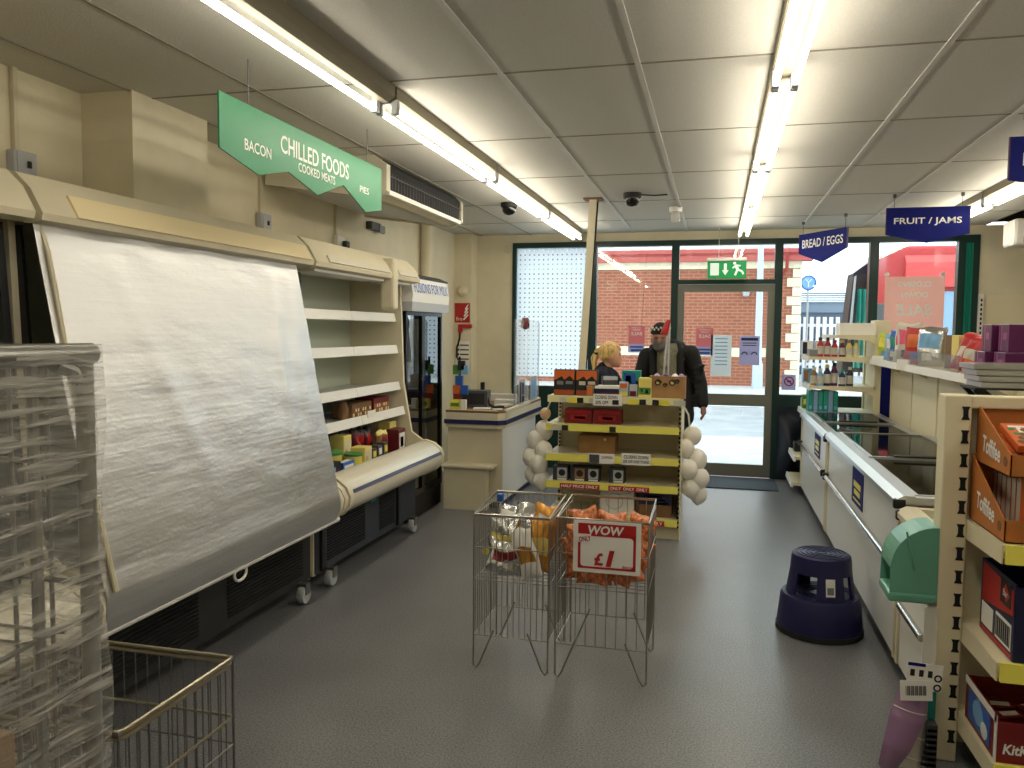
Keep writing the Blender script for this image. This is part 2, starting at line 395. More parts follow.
def fuse(name, mb, mats, parent, voxel=.012, smooth_it=4):
    # overlapping closed shapes become one continuous surface
    o = mb.build(name, mats, parent)
    r = o.modifiers.new('r', 'REMESH'); r.mode = 'VOXEL'; r.voxel_size = voxel; r.use_smooth_shade = True
    s = o.modifiers.new('s', 'SMOOTH'); s.iterations = smooth_it; s.factor = .5
    dg = bpy.context.evaluated_depsgraph_get(); me = bpy.data.meshes.new_from_object(o.evaluated_get(dg)); o.modifiers.clear()
    old = o.data; o.data = me; me.materials.clear()
    for k in (mats if isinstance(mats, (list, tuple)) else [mats]): me.materials.append(M[k])
    for p in me.polygons: p.material_index = 0; p.use_smooth = True
    me.name = name; bpy.data.meshes.remove(old); return o
X, Y, Z = Vector((1, 0, 0)), Vector((0, 1, 0)), Vector((0, 0, 1))
FACE = (X, Z)                      # lettering read by someone looking along +y

# ================================================================== the setting
CZ = 2.7625; YB = 9.35; XR = 4.6; YF = -1.4
struct('floor', MB().box(-3.2, XR, YF, YB+.25, -.08, 0), 'floor')
# suspended ceiling: tiles with T-bars, one tile missing at the back right
def ceiling():
    mb = MB(); hx0, hx1, hy0, hy1 = 2.648, 3.248, 8.307, YB
    for x0, x1, y0, y1 in ((-3.25, hx0, YF, YB+.2), (hx1, XR, YF, YB+.2), (hx0, hx1, YF, hy0)): mb.box(x0, x1, y0, y1, CZ, CZ+.03, 0)
    mb.box(hx0-.02, hx1+.02, hy0-.02, hy1+.2, CZ+.35, CZ+.4, 3)
    for x0, x1, y0, y1 in ((hx0-.02, hx0, hy0, hy1), (hx1, hx1+.02, hy0, hy1), (hx0, hx1, hy0-.02, hy0), (hx0, hx1, hy1, hy1+.02)): mb.box(x0, x1, y0, y1, CZ+.03, CZ+.35, 3)
    for k in range(-4, 10):
        x = -.952 + .6*k
        if x < -3.0 or x > XR: continue
        bright = k in (0, 1, 3, 4); wd = .012 if bright else .006
        mb.box(x-wd, x+wd, YF, YB, CZ-.006, CZ, 1 if bright else 2)
    for j in range(-4, 5):
        y = 3.507 + 1.2*j
        mb.box(-3.05, XR, y-.006, y+.006, CZ-.003, CZ, 2)
    return mb
struct('ceiling', ceiling(), ['ceiling', 'ceiling_bar', 'ceiling_bar_dark', 'ceil_hole'])
# left wall with the boxed-out pier and the corner pier
wl = MB().box(-3.25, -3.03, YF, YB, 0, CZ)
wl.box(-3.03, -2.74, 3.36, 3.95, 0, CZ)
struct('wall_left', wl, 'wall')
struct('trim_1', MB().box(-3.03, -2.815, 9.13, YB, 0, CZ), 'wall')          # corner pier
wb = MB().box(-3.25, -2.37, YB, YB+.22, 0, CZ).box(2.62, XR+.2, YB, YB+.22, 0, CZ).box(-2.37, 2.62, YB, YB+.22, 2.665, CZ)
struct('wall_back', wb, 'wall')
struct('wall_right', MB().box(XR, XR+.2, YF, YB, 0, CZ), 'wall_far')
struct('wall_front', MB().box(-3.25, XR+.2, YF-.2, YF, 0, CZ), 'wall_far')
struct('baseboard_back', MB().box(-2.81, -2.37, YB-.015, YB, 0, .1), 'dgrey')
# shopfront: one frame and one pane per opening
def window(n, x0, x1, z0, z1, fw=.045, right=None, pane='glass'):
    r = sroot('window_%d' % n, (x0, YB, z0)); ya, yb = YB-.02, YB+.09; rw = right or fw
    mb = MB().box(x0, x0+fw, ya, yb, z0, z1).box(x1-rw, x1, ya, yb, z0, z1).box(x0+fw, x1-rw, ya, yb, z1-.06, z1).box(x0+fw, x1-rw, ya, yb, z0, z0+.05)
    mb.build('window_frame', 'frame_green', r)
    MB().box(x0+fw, x1-rw, YB+.05, YB+.056, z0+.05, z1-.06).build('pane', pane, r)
    return r
w1 = window(1, -2.37, -1.41, .93, 2.665)
MB().box(-2.325, -1.455, YB+.032, YB+.033, 1.09, 2.605).build('perforated_film', 'film', w1)
window(2, -1.41, -.47, .93, 2.665)
window(3, .64, 1.61, .90, 2.665)
window(4, 1.61, 2.62, .90, 2.665, right=.2)
window(5, -.47, .64, 2.17, 2.665, fw=.04)
rs = MB()
for x0, x1 in ((-2.37, -.47), (.64, 2.62)):
    rs.box(x0, x1, YB, YB+.1, 0, .93 if x0 < 0 else .90)
struct('trim_2', rs, 'frame_green')
d = sroot('door_1', (-.44, YB, 0))
mb = MB(); a, b = YB+.0, YB+.05
mb.box(-.44, -.365, a, b, .01, 2.165).box(.535, .61, a, b, .01, 2.165).box(-.365, .535, a, b, 2.085, 2.165).box(-.365, .535, a, b, .81, .94).box(-.365, .535, a, b, .01, .15)
mb.build('door_leaf', 'door_grey', d)
MB().box(-.365, .535, YB+.022, YB+.028, .94, 2.085).build('upper_pane', 'glass', d)
MB().box(-.365, .535, YB+.022, YB+.028, .15, .81).build('lower_pane', 'glass', d)
MB().box(-.47, -.44, YB-.02, YB+.09, 0, 2.17).box(.61, .64, YB-.02, YB+.09, 0, 2.17).build('door_frame', 'frame_green', d)
MB().tube([(-.40, YB-.04, .98), (-.40, YB-.04, 1.22)], .012, 8).tube([(-.40, YB, 1.0), (-.40, YB-.04, 1.0)], .008, 6).tube([(-.40, YB, 1.2), (-.40, YB-.04, 1.2)], .008, 6).build('door_handle', 'steel', d)
# outside ground
struct('pavement', MB().box(-14, 16, YB+.25, 13.2, -.12, -.02).box(-14, 16, 18.6, 26.1, -.12, -.02), 'pavement')
struct('road', MB().box(-30, 40, 13.2, 18.6, -.16, -.04).box(-30, 60, 26.1, 70, -.18, -.1), 'road')

# ------------------------------------------------------------------ outside the shopfront
bb = thing('brick_building', 'red brick building with pale stone band and red eaves across the street', 'building', (0, 26, -.05))
MB().box(-14, 2.42, 26, 34, -.05, 3.62).build('brick_wall', 'brick', bb)
MB().box(-14, 2.2, 25.97, 26.02, .88, 1.16).build('stone_band', 'stone', bb)
MB().box(-14, 2.46, 25.94, 26.05, 3.60, 3.84).build('stone_frieze', 'stone', bb)
MB().box(-14, 2.75, 25.75, 26.3, 3.82, 4.0).box(-14, 2.6, 25.7, 26.3, 4.06, 4.18).build('eaves_fascia', 'fascia_pink', bb)
MB().box(-14, 2.66, 25.72, 26.3, 4.0, 4.06).build('gutter', 'fascia_red', bb)
mb = MB().box(-14, 2.5, 25.8, 33, 4.18, 4.42)
for i in range(46): mb.box(-12+i*.31, -11.86+i*.31, 25.76, 25.8, 4.22, 4.34)
mb.build('parapet', 'ext_white', bb)
mb = MB(); z = -.05; k = 0
while z < 3.55:
    wq = .40 if k % 2 else .24
    mb.box(2.44-wq, 2.46, 25.96, 26.4, z+.01, z+.27); z += .28; k += 1
mb.build('quoin_stones', 'stone', bb)
MB().tube([(2.0, 25.6, 4.0), (2.0, 25.7, 3.6), (1.85, 25.9, 3.3)], .05, 8).build('drain_pipe', 'fascia_red', bb)
lp = thing('wall_lantern', 'small pale lantern fixed high on the brick wall outside', 'lamp', (.84, 25.9, 2.7))
MB().lathe([(.0, 2.72), (.09, 2.76), (.14, 3.0), (.05, 3.06), (0, 3.07)], (.84, 25.82, 0), 10).build('lantern_head', 'grey_light', lp, smooth=True)
MB().tube([(.84, 25.98, 3.12), (.84, 25.82, 3.16), (.84, 25.82, 3.06)], .025, 6).build('bracket', 'dgrey', lp)
post = thing('lamp_post', 'pale blue grey lamp post standing in front of the brick building', 'lamp post', (1.2, 25.0, -.02))
MB().lathe([(.0, -.02), (.16, -.02), (.15, .7), (.11, .8), (.085, 4), (.07, 6.2), (0, 6.2)], (1.2, 25, 0), 14).build('post_shaft', 'lamp_blue', post, smooth=True)
MB().tube([(1.2, 25, 6.15), (1.2, 24.4, 6.5), (1.2, 23.6, 6.55)], .04, 8).build('post_arm', 'lamp_blue', post, smooth=True)
MB().rbox(1.05, 1.35, 23.0, 23.7, 6.48, 6.62, .05).build('lamp_head', 'grey_light', post)
sh = thing('shutter_shed', 'low grey blue shed with pale railings beyond the brick corner', 'building', (5, 36, -.1))
MB().box(2.9, 9, 36, 42, -.1, 2.9).build('shed_wall', 'shed_dark', sh)
mb = MB()
for i in range(5): mb.box(2.9, 9, 35.9-.02*i, 36, 2.9+.09*i, 2.96+.09*i)
mb.box(2.9, 9, 35.94, 36, 2.5, 2.9); mb.build('shutter_box', 'shed_grey', sh)
mb = MB()
for i in range(24): mb.box(2.95+i*.25, 3.1+i*.25, 35.2, 35.25, -.1, 2.3)
mb.box(2.9, 9, 35.24, 35.28, .3, .42).box(2.9, 9, 35.24, 35.28, 1.9, 2.02); mb.build('railings', 'ext_white', sh)
es = thing('round_sign', 'round blue rimmed sign on a pole above the grey shed', 'sign', (3.46, 33.9, -.1))
MB().lathe([(0, -.02), (.30, -.02), (.30, .02), (0, .02)], (3.46, 33.9, 3.62), 28, axis='y').build('sign_rim', 'blue', es)
MB().lathe([(0, -.03), (.24, -.03), (.24, -.02), (0, -.02)], (3.46, 33.9, 3.62), 28, axis='y').build('sign_disc', 'blue_light', es)
MB().box(3.44, 3.48, 33.86, 33.868, 3.46, 3.66).tube([(3.34, 33.865, 3.76), (3.46, 33.865, 3.62), (3.58, 33.865, 3.76)], .02, 5).build('sign_mark', 'white', es)
MB().tube([(3.46, 33.95, -.1), (3.46, 33.95, 3.4)], .04, 8).build('sign_pole', 'grey_light', es)
# red lorry with a teal side curtain
lo = thing('red_lorry', 'red lorry cab with teal side curtain parked outside the right window', 'lorry', (3.9, 17, -.04))
MB().rbox(3.05, 5.3, 16.4, 18.6, .55, 3.28, .16, seg=3).build('cab_body', 'lorry_red', lo, smooth=True)
MB().prism([(16.41, 2.5), (16.41, 3.1), (16.25, 2.95), (16.25, 2.5)], 'x', 3.35, 5.1).build('sun_visor', 'lorry_pink', lo)
MB().box(3.2, 5.2, 16.36, 16.41, 1.55, 2.42).build('windscreen', 'lorry_blue', lo)
MB().box(3.1, 5.25, 16.3, 16.45, .5, .95).build('bumper', 'dgrey', lo)
MB().rbox(2.86, 3.02, 16.2, 16.35, 1.75, 2.2, .03).tube([(3.06, 16.45, 2.0), (2.95, 16.3, 2.05)], .03, 6).build('wing_mirror', 'dgrey', lo)
for sx in (3.15, 4.95):
    MB().lathe([(.0, -.14), (.35, -.14), (.46, -.1), (.46, .1), (.35, .14), (0, .14)], (sx+.05, 17.3, .42), 22, axis='x').build('wheel', 'rubber', lo, smooth=True)
MB().prism([(2.64, .8), (2.82, 3.0), (3.17, 3.24), (5.35, 3.24), (5.35, .8)], 'y', 18.66, 19.5).build('load_body', 'black', lo)
MB().prism([(2.80, 2.92), (2.80, 3.02), (3.17, 3.30), (5.35, 3.30), (5.35, 3.22), (3.19, 3.22)], 'y', 18.6, 19.55).build('load_roof', 'ext_white', lo)
MB().prism([(2.74, 1.4), (2.83, 2.85), (2.87, 2.88), (2.80, 1.4)], 'y', 18.63, 18.66).build('body_stripe', 'grey_light', lo)
MB().grid(lambda u, v: (2.88+.36*u+.06*(1-v)*(u-.5), 18.58-.035*math.sin(26*u+2*v)-.03, .9+1.68*v), 40, 10).build('side_curtain', 'teal', lo, smooth=True)

# ================================================================== lights on the ceiling
def fitting(name, label, x, y0, y1, single=False, group='fluorescent fittings'):
    r = thing(name, label, 'ceiling light', (x, (y0+y1)/2, CZ), group)
    MB().prism([(x-.052, CZ), (x-.052, CZ-.055), (x-.018, CZ-.075), (x+.018, CZ-.075), (x+.052, CZ-.055), (x+.052, CZ)], 'y', y0+.01, y1-.01).build('fitting_body', 'fitting', r)
    for k, dx in enumerate((-.038,) if single else (-.038, .038)):
        MB().tube([(x+dx, y0+.045, CZ-.108), (x+dx, y1-.045, CZ-.108)], .0135, 10).build('tube_lamp', 'tube', r, smooth=True)
        for yy in (y0+.03, y1-.03): MB().rbox(x+dx-.016, x+dx+.016, yy-.018, yy+.018, CZ-.126, CZ-.055, .006).build('lamp_holder', 'grey_light', r)
    return r
ys = [1.79, 3.58, 5.365, 7.15, 8.93]
rows = (('left row above the chillers', -1.53), ('middle row above the main aisle', .247), ('right row behind the blue signs', 2.06))
nth = ('nearest', 'second from the camera', 'third from the camera', 'farthest, beside the shopfront')
for rn, x in rows:
    for i in range(4):
        fitting('fluorescent_light', ('single' if (i == 0 and x < -1) else 'twin') + ' tube fluorescent fitting of the %s, %s' % (rn, nth[i]), x, ys[i], ys[i+1], single=(i == 0 and x < -1))
fitting('fluorescent_light', 'added unseen twin tube fluorescent fitting continuing the middle row, directly overhead of the camera', .247, 0.0, 1.78)  # out of view, added to the middle row to light the foreground
fitting('fluorescent_light', 'added unseen single tube fluorescent fitting continuing the row over the roll cage, beside the camera', -1.53, 0.0, 1.78, single=True)  # out of view, added to light surfaces that face the camera
fitting('fluorescent_light', 'added unseen twin tube fluorescent fitting continuing the row over the near shelf unit, beside the camera', 2.06, 0.0, 1.78)  # out of view, added to brighten the near right ceiling

# ================================================================== chillers along the left wall
XB = -2.99
CANOPY = [(XB, 2.02), (XB, 2.19), (-2.50, 2.195), (-2.455, 2.185), (-2.39, 2.125), (-2.338, 2.035), (-2.345, 2.01), (-2.40, 2.0), (-2.60, 2.03)]
BUMPER = [(-2.335, .60), (-2.33, .705), (-2.31, .728), (-2.275, .732), (-2.21, .712), (-2.155, .67), (-2.13, .618), (-2.138, .558), (-2.19, .503), (-2.28, .458), (-2.40, .44), (-2.40, .56)]
def caster(mb, x, y):
    mb.lathe([(0, -.022), (.05, -.022), (.055, -.012), (.055, .012), (.05, .022), (0, .022)], (x, y, .056), 16, axis='x', mi=0)
    mb.box(x-.03, x+.03, y-.02, y+.03, .06, .125, 1)
def chiller(label, y0, y1, base, slots=True):
    r = thing('open_chiller', label, 'chiller', (-2.6, (y0+y1)/2, 0), None)
    MB().box(XB, XB+.05, y0+.03, y1-.03, .1, 2.02).box(XB, -2.45, y0+.03, y1-.03, .50, .56).build('liner', 'fridge_in', r)
    for ya, yb in ((y0+.005, y0+.035), (y1-.035, y1-.005)):
        e = MB().prism([(XB, .1), (XB, 2.05), (-2.50, 2.05), (-2.47, 1.2), (-2.40, .80), (-2.25, .70), (-2.25, .5), (-2.38, .44), (-2.38, .1)], 'y', ya, yb)
        e.build('end_panel', 'cream', r)
    MB().prism(CANOPY, 'y', y0, y1).build('canopy', 'cream', r, smooth=True, ang=.5)
    MB().prism(BUMPER, 'y', y0+.035, y1-.035).build('bumper', 'cream_gloss', r, smooth=True, ang=.9)
    for ya, yb in ((y0, y0+.045), (y1-.045, y1)):
        cx, cz = -2.26, .61
        c = MB().prism([(cx+(x-cx)*1.06, cz+(z-cz)*1.06) for x, z in BUMPER], 'y', ya, yb)
        c.build('bumper_end_cap', 'cream', r, smooth=True, ang=.9)
    MB().box(XB+.02, -2.37, y0+.02, y1-.02, .11, .47).build('base_panel', base, r)
    if slots:
        g = MB(); L = y1-y0
        for ya, yb in ((y0+.12, y0+L*.44), (y0+L*.56, y1-.12)):
            for k in range(14): g.box(-2.371, -2.362, ya, yb, .16+k*.02, .168+k*.02)
        g.build('louvre_grille', 'slot', r)
    for yy in (y0+.16, y1-.16):
        w_ = MB(); caster(w_, -2.34, yy); w_.build('castor', ['grey_light', 'steel'], r, smooth=True, ang=.5)
    return r
c0 = chiller('open chiller at the left edge, only its canopy end and dark side seen', .36, 2.37, 'base_black')
MB().prism([(XB+.06, .56), (XB+.06, 2.0), (-2.48, 2.0), (-2.40, .78), (-2.45, .56)], 'y', 2.334, 2.366).build('dark_side', 'black', c0)
c1 = chiller('open chiller covered by a silver night blind', 2.40, 4.40, 'base_black')
MB().prism([(-2.345, 2.035), (-2.330, 2.038), (-2.378, 2.123), (-2.391, 2.118)], 'y', 2.56, 4.36).build('canopy_strip', 'tan_strip', c1, label='pale tan strip')
MB().prism([(XB+.06, .56), (XB+.06, 2.0), (-2.48, 2.0), (-2.40, .78), (-2.45, .56)], 'y', 2.436, 2.45).build('dark_side', 'black', c1)
BP = [(0, -2.40, 2.01), (.5, -2.275, 1.36), (.84, -2.168, .86), (.905, -2.145, .735), (.95, -2.120, .64), (.98, -2.123, .565), (1, -2.15, .505)]
def blind(u, v):
    # u along the chiller, v from the roller to the rail under the bumper
    for k in range(len(BP)-1):
        if v <= BP[k+1][0] or k == len(BP)-2:
            t_ = (v-BP[k][0])/(BP[k+1][0]-BP[k][0]); x = BP[k][1]+(BP[k+1][1]-BP[k][1])*t_; z = BP[k][2]+(BP[k+1][2]-BP[k][2])*t_; break
    y = 2.415 + 1.875*u
    a = math.sin(PI*min(1, v*1.05))
    x += .004*a*math.sin(8*u + 2.2*v)
    x += .006*a*math.exp(-((u-.16-.30*v)/.04)**2) - .004*a*math.exp(-((u-.24-.33*v)/.05)**2)
    x += .007*a*math.exp(-((u-.84+.06*v)/.03)**2) + .006*a*math.exp(-((u-.93+.03*v)/.035)**2) - .004*a*math.exp(-((u-.76+.12*v)/.05)**2)
    x += .0012*math.sin(38*v+4*math.sin(4*u))*(.4+.6*u)*a
    if v < .10: x += .003*math.sin(26*u)*(1-v/.10)
    return (x, y, z)
MB().grid(blind, 110, 96).build('night_blind', 'blind', c1, smooth=True, ang=3)
MB().tube([(-2.165, 2.41, .50), (-2.165, 4.34, .50)], .017, 10).build('blind_rail', 'white', c1, smooth=True)
MB().tube([(-2.405, 2.45, 2.0), (-2.37, 2.452, 1.9), (-2.257, 2.453, 1.3), (-2.148, 2.455, .80), (-2.115, 2.456, .66)], .010, 6).build('blind_edge_cord', 'cream', c1, smooth=True)
MB().tube([(-2.155, 3.31+.05*math.cos(a*PI/8), .475+.035*math.sin(a*PI/8)) for a in range(16)], .007, 6, closed=True).build('pull_ring', 'white', c1, smooth=True)
MB().box(-2.362, -2.356, 3.16, 3.27, .385, .44).build('sticker', 'teal', c1, label='small teal sticker')
c2 = chiller('open chiller with white shelves nearly empty, beside the silver blind', 4.43, 6.17, 'base_blue', slots=False)
g = MB()
for ya, yb in ((4.60, 5.16), (5.42, 5.70)):
    for k in range(15): g.box(-2.371, -2.362, ya, yb, .16+k*.019, .168+k*.019)
g.build('louvre_grille', 'slot', c2)
MB().box(-2.371, -2.35, 4.50, 4.54, .12, .46).box(-2.371, -2.35, 5.74, 5.77, .12, .46).build('base_strip', 'black', c2)
MB().box(-2.362, -2.354, 5.24, 5.33, .40, .46).build('sticker', 'teal', c2, label='small teal sticker')
MB().prism([(-2.146, .648), (-2.136, .644), (-2.127, .628), (-2.136, .624)], 'y', 4.50, 6.12).build('bumper_stripe', 'navy_stripe', c2, label='thin navy stripe')
MB().rbox(-2.44, -2.33, 5.60, 5.70, 1.78, 2.16, .02).build('canopy_post', 'cream', c2)
mb = MB().prism([(-2.345, 2.042), (-2.332, 2.045), (-2.355, 2.088), (-2.367, 2.084)], 'y', 4.60, 5.56).prism([(-2.345, 2.042), (-2.332, 2.045), (-2.355, 2.088), (-2.367, 2.084)], 'y', 5.74, 6.12)
mb.build('canopy_trim', 'cream_gloss', c2)
mb = MB().box(-2.58, -2.40, 4.52, 5.58, 1.985, 2.0).box(-2.58, -2.40, 5.74, 6.1, 1.985, 2.0); mb.build('light_diffuser', 'white', c2)
for z, xf in ((1.725, -2.54), (1.47, -2.52), (1.175, -2.50), (.975, -2.46)):
    for ya, yb in ((4.48, 5.31), (5.315, 6.12)):
        s_ = MB().box(XB+.05, xf, ya, yb, z-.02, z-.002).build('shelf', 'fridge_shelf', c2)
        MB().prism([(xf-.004, z-.035), (xf+.014, z-.03), (xf-.002, z+.035), (xf-.012, z+.03)], 'y', ya, yb).build('price_rail', 'white', s_)
MB().box(XB+.05, XB+.056, 5.305, 5.32, .56, 1.98).build('back_seam', 'grey', c2)
MB().prism([(XB+.1, .78), (XB+.1, 1.98), (-2.50, 1.98), (-2.42, .80)], 'y', 4.52, 4.526).build('side_glass', 'fridge_glass', c2)
mb = MB().box(-2.92, -2.335, 4.5, 6.1, .64, .655); mb.build('deck_tray', 'grey_light', c2)

# goods in the chiller
G0 = 'tubs and packs on the chiller deck'
def tub(name, label, x, y, z, r, h, mats, group=G0):
    mb = MB().lathe([(0, 0), (r*.86, 0), (r, h*.86), (0, h*.86)], n=18, mi=0).lathe([(0, h*.86), (r*1.07, h*.86), (r*1.07, h*.98), (r*.98, h), (0, h)], n=18, mi=1)
    mb.lathe([(r*.90, h*.22), (r*.985, h*.70)], n=18, mi=2)
    for i in range(len(mb.v)-38, len(mb.v)): mb.v[i].x *= 1.015; mb.v[i].y *= 1.015
    return local(name, mb, mats, label, 'tub', (x, y, z), group=group, smooth=True, ang=.6)
def pack(name, label, cat, x, y, z, w_, d_, h_, mats, rz=0, deco=(), group=None, r=.004, rx=0):
    # front of the pack faces -y before turning; deco = (x0, x1, z0, z1, material index) as fractions of the front, 's' prefix for the -x side
    mb = MB().rbox(-w_/2, w_/2, -d_/2, d_/2, 0, h_, r)
    for q in deco:
        if q[0] == 's': mb.box(-w_/2-.0012, -w_/2, -d_/2+q[1]*d_, -d_/2+q[2]*d_, q[3]*h_, q[4]*h_, q[5])
        elif q[0] == 't': mb.box(-w_/2+q[1]*w_, -w_/2+q[2]*w_, -d_/2+q[3]*d_, -d_/2+q[4]*d_, h_, h_+.0012, q[5])
        elif q[0] == 'o':   # disc on the front
            mb.lathe([(0, -d_/2-.0014), (q[3], -d_/2-.0014), (q[3], -d_/2)], (-w_/2+q[1]*w_, 0, q[2]*h_), 16, axis='y', mi=q[4])
        else: mb.box(-w_/2+q[0]*w_, -w_/2+q[1]*w_, -d_/2-.0012, -d_/2, q[2]*h_, q[3]*h_, q[4])
    return local(name, mb, mats, label, cat, (x, y, z), rz, rx, group=group)
RX = PI/2                                          # front turned to face +x
DK = .656
tub('butter_tub', 'green lidded yellow tub nearest the blind on the chiller deck', -2.50, 4.66, DK, .085, .16, ['butter', 'green', 'lemon'])
tub('butter_tub', 'green lidded yellow tub beside the first, in front of the dips', -2.50, 4.88, DK, .09, .16, ['butter', 'green', 'lemon'])
tub('butter_tub', 'green lidded yellow tub leaning low by the bumper', -2.39, 5.03, DK, .06, .13, ['butter', 'green', 'lemon'])
pack('ready_meal', 'dark sleeve pack at the foot of the blind', 'pack', -2.38, 4.66, DK, .18, .07, .12, ['ink', 'blue_light', 'maroon'], RX, [(.1, .6, .25, .75, 1), (.65, .9, .3, .6, 2)], G0)
pack('ready_meal', 'blue and white sleeve pack on the bumper edge', 'pack', -2.37, 4.86, DK, .17, .06, .10, ['blue', 'white', 'navy'], RX, [(.1, .9, .55, .8, 1), ('t', .1, .9, .2, .8, 1)], G0)
for i, (x, y, h) in enumerate(((-2.52, 5.10, .19), (-2.41, 5.20, .12))):
    pack('cream_pot_pack', ('taller', 'lower')[i] + ' square cream coloured pot pack in the middle of the deck', 'pack', x, y, DK, .12, .11, h*1.25, ['butter', 'cream', 'orange'], RX, [(.08, .48, .15, .85, 1), (.54, .94, .15, .85, 1), (.2, .35, .4, .6, 2)], G0)
for i, t_ in enumerate(('left', 'middle', 'right')):
    pack('dark_sleeve', 'slim dark sleeve pack behind the bumper, %s of three' % t_, 'pack', -2.39, 5.32+.10*i, DK, .08, .06, .12+.01*i, ['dgrey', 'lemon', 'white'], RX, [(.2, .8, .5, .85, 1+(i % 2))], G0)
def wrapper(w_, h_, t_, nz, nu=18, nv=22, band=None, crimp=.06):
    # a puffed, crimped bag standing in local x-z, thickness along y
    rnd = random.Random(nz); ph = [rnd.uniform(0, 6.3) for _ in range(6)]
    def side(sg):
        def fn(u, v):
            a = 1-(2*u-1)**4; b = 1-abs(2*v-1)**3.2; p = max(a, 0)**.5*max(b, 0)**.6
            wr = 1+.10*math.sin(9*u+ph[0]+4*v)+.10*math.sin(13*v+ph[1]+5*u)+.06*math.sin(23*u-11*v+ph[2])
            wid = w_*(1-.05*math.sin(PI*v)) ; zz = h_*v + .008*math.sin(7*u+ph[3])*(1 if v > .5 else .4)
            return ((u-.5)*wid+.004*math.sin(9*v+ph[4]), sg*t_/2*p*wr, zz)
        return fn
    mb = MB()
    for sg in (-1, 1): mb.grid(side(sg), nu, nv, band if band else 0)
    return mb
def bag(name, label, x, y, z, w_, h_, t_, seed, mats, band=None, rz=0, rx=0, ry=0, group=None, cat='bag'):
    mb = wrapper(w_, h_, t_, seed, band=band)
    return local(name, mb, mats, label, cat, (x, y, z), rz, rx, ry, group, True, 1.2)
pk = lambda u, v: 1 if .55 < v < .8 and .15 < u < .85 else (2 if v > .86 or (.2 < v < .4 and .3 < u < .7) else 0)
for i, (x, y, sc_) in enumerate(((-2.60, 5.12, 1), (-2.58, 5.27, 1.05), (-2.56, 5.42, 1), (-2.55, 5.56, .95))):
    bag('meat_packet', 'maroon foil packet standing at the back of the deck, %s from the blind' % ('first', 'second', 'third', 'fourth')[i], x, y, DK, .17*sc_, .25*sc_, .09, 40+i, ['maroon', 'red', 'black'], pk, RX+.2*(i % 2), group='maroon packets on the deck')
bag('brown_packet', 'brown printed packet right of the maroon packets', -2.46, 5.66, DK, .18, .21, .07, 51, ['kraft', 'red_dark', 'butter'], pk, RX)
pack('pink_carton', 'white and magenta carton at the far end of the deck', 'carton', -2.42, 5.86, DK, .15, .10, .20, ['maroon', 'white', 'purple_light'], RX, [(.15, .85, .15, .85, 1), (.3, .7, .3, .7, 2)])
pack('beige_carton', 'beige carton behind the magenta one on the chiller deck', 'carton', -2.54, 5.97, DK, .13, .10, .24, ['butter', 'cream'], RX, [(.15, .85, .2, .8, 1)])
pack('pot_multipack', 'brown spotted multipack lying on the low shelf', 'pack', -2.62, 5.50, .978, .34, .16, .11, ['kraft_dark', 'butter', 'red_dark', 'cream'], RX, [(.04+.12*i, .10+.12*i, .15+.3*(j), .35+.3*j, 1+(i+j) % 3) for i in range(8) for j in range(2)])
pack('pot_multipack', 'red and brown spotted multipack at the far end of the low shelf', 'pack', -2.62, 5.86, .978, .30, .16, .12, ['red_dark', 'butter', 'kraft', 'cream'], RX, [(.04+.14*i, .13+.14*i, .12+.3*(j), .34+.3*j, 1+(i+j) % 3) for i in range(7) for j in range(2)])
solo('brown_jar', MB().lathe([(0, .978), (.035, .978), (.04, 1.02), (.04, 1.07), (.028, 1.09), (.028, 1.11), (0, 1.11)], (-2.58, 5.26, 0), 16), 'kraft_dark', 'small brown jar at the left of the spotted multipacks', 'jar', smooth=True)
solo('price_card', MB().box(-2.452, -2.449, 5.40, 5.52, .985, 1.035), 'paper', 'white price card clipped on the low chiller shelf', 'card')

# ------------------------------------------------------------------ glass door drinks fridge
df = thing('drinks_fridge', 'tall black glass door drinks fridge with lit white header', 'fridge', (-2.7, 6.65, 0))
y0, y1 = 6.20, 7.12
MB().box(XB, XB+.05, y0, y1, .02, 2.06).box(XB+.05, -2.46, y0, y0+.04, .02, 2.06).box(XB+.05, -2.46, y1-.04, y1, .02, 2.06).box(XB+.05, -2.46, y0+.04, y1-.04, 2.0, 2.06).box(XB+.05, -2.42, y0+.04, y1-.04, .02, .20).build('cabinet', 'black', df)
MB().box(XB+.05, XB+.055, y0+.04, y1-.04, .2, 2.0).build('cabinet_lining', 'grey_light', df)
for z in (.55, .90, 1.25, 1.55): MB().box(XB+.06, -2.52, y0+.05, y1-.05, z, z+.012).box(-2.525, -2.515, y0+.05, y1-.05, z-.01, z+.03).build('shelf', 'fridge_shelf', df)
for ya, yb in ((y0+.01, y0+.42), (y0+.42, y1-.01)):
    dr = MB().box(-2.46, -2.42, ya, ya+.035, .2, 1.80).box(-2.46, -2.42, yb-.035, yb, .2, 1.80).box(-2.46, -2.42, ya+.035, yb-.035, .2, .25).box(-2.46, -2.42, ya+.035, yb-.035, 1.75, 1.80).build('door', 'black_gloss', df)
    MB().box(-2.445, -2.437, ya+.035, yb-.035, .25, 1.75).build('door_glass', 'door_glass', dr)
hd = MB().prism([(-2.46, 1.80), (-2.375, 1.80), (-2.355, 1.92), (-2.38, 2.06), (-2.46, 2.09)], 'y', y0, y1).build('header', 'white', df, smooth=True, ang=.5)
MB().prism([(-2.45, 1.785), (-2.365, 1.785), (-2.358, 1.86), (-2.45, 1.86)], 'y', y0-.005, y1+.005).build('header_rail', 'grey_light', hd)
MB().prism([(-2.46, 2.085), (-2.38, 2.055), (-2.37, 2.07), (-2.46, 2.105)], 'y', y0-.005, y1+.005).build('header_cap', 'dgrey', hd)
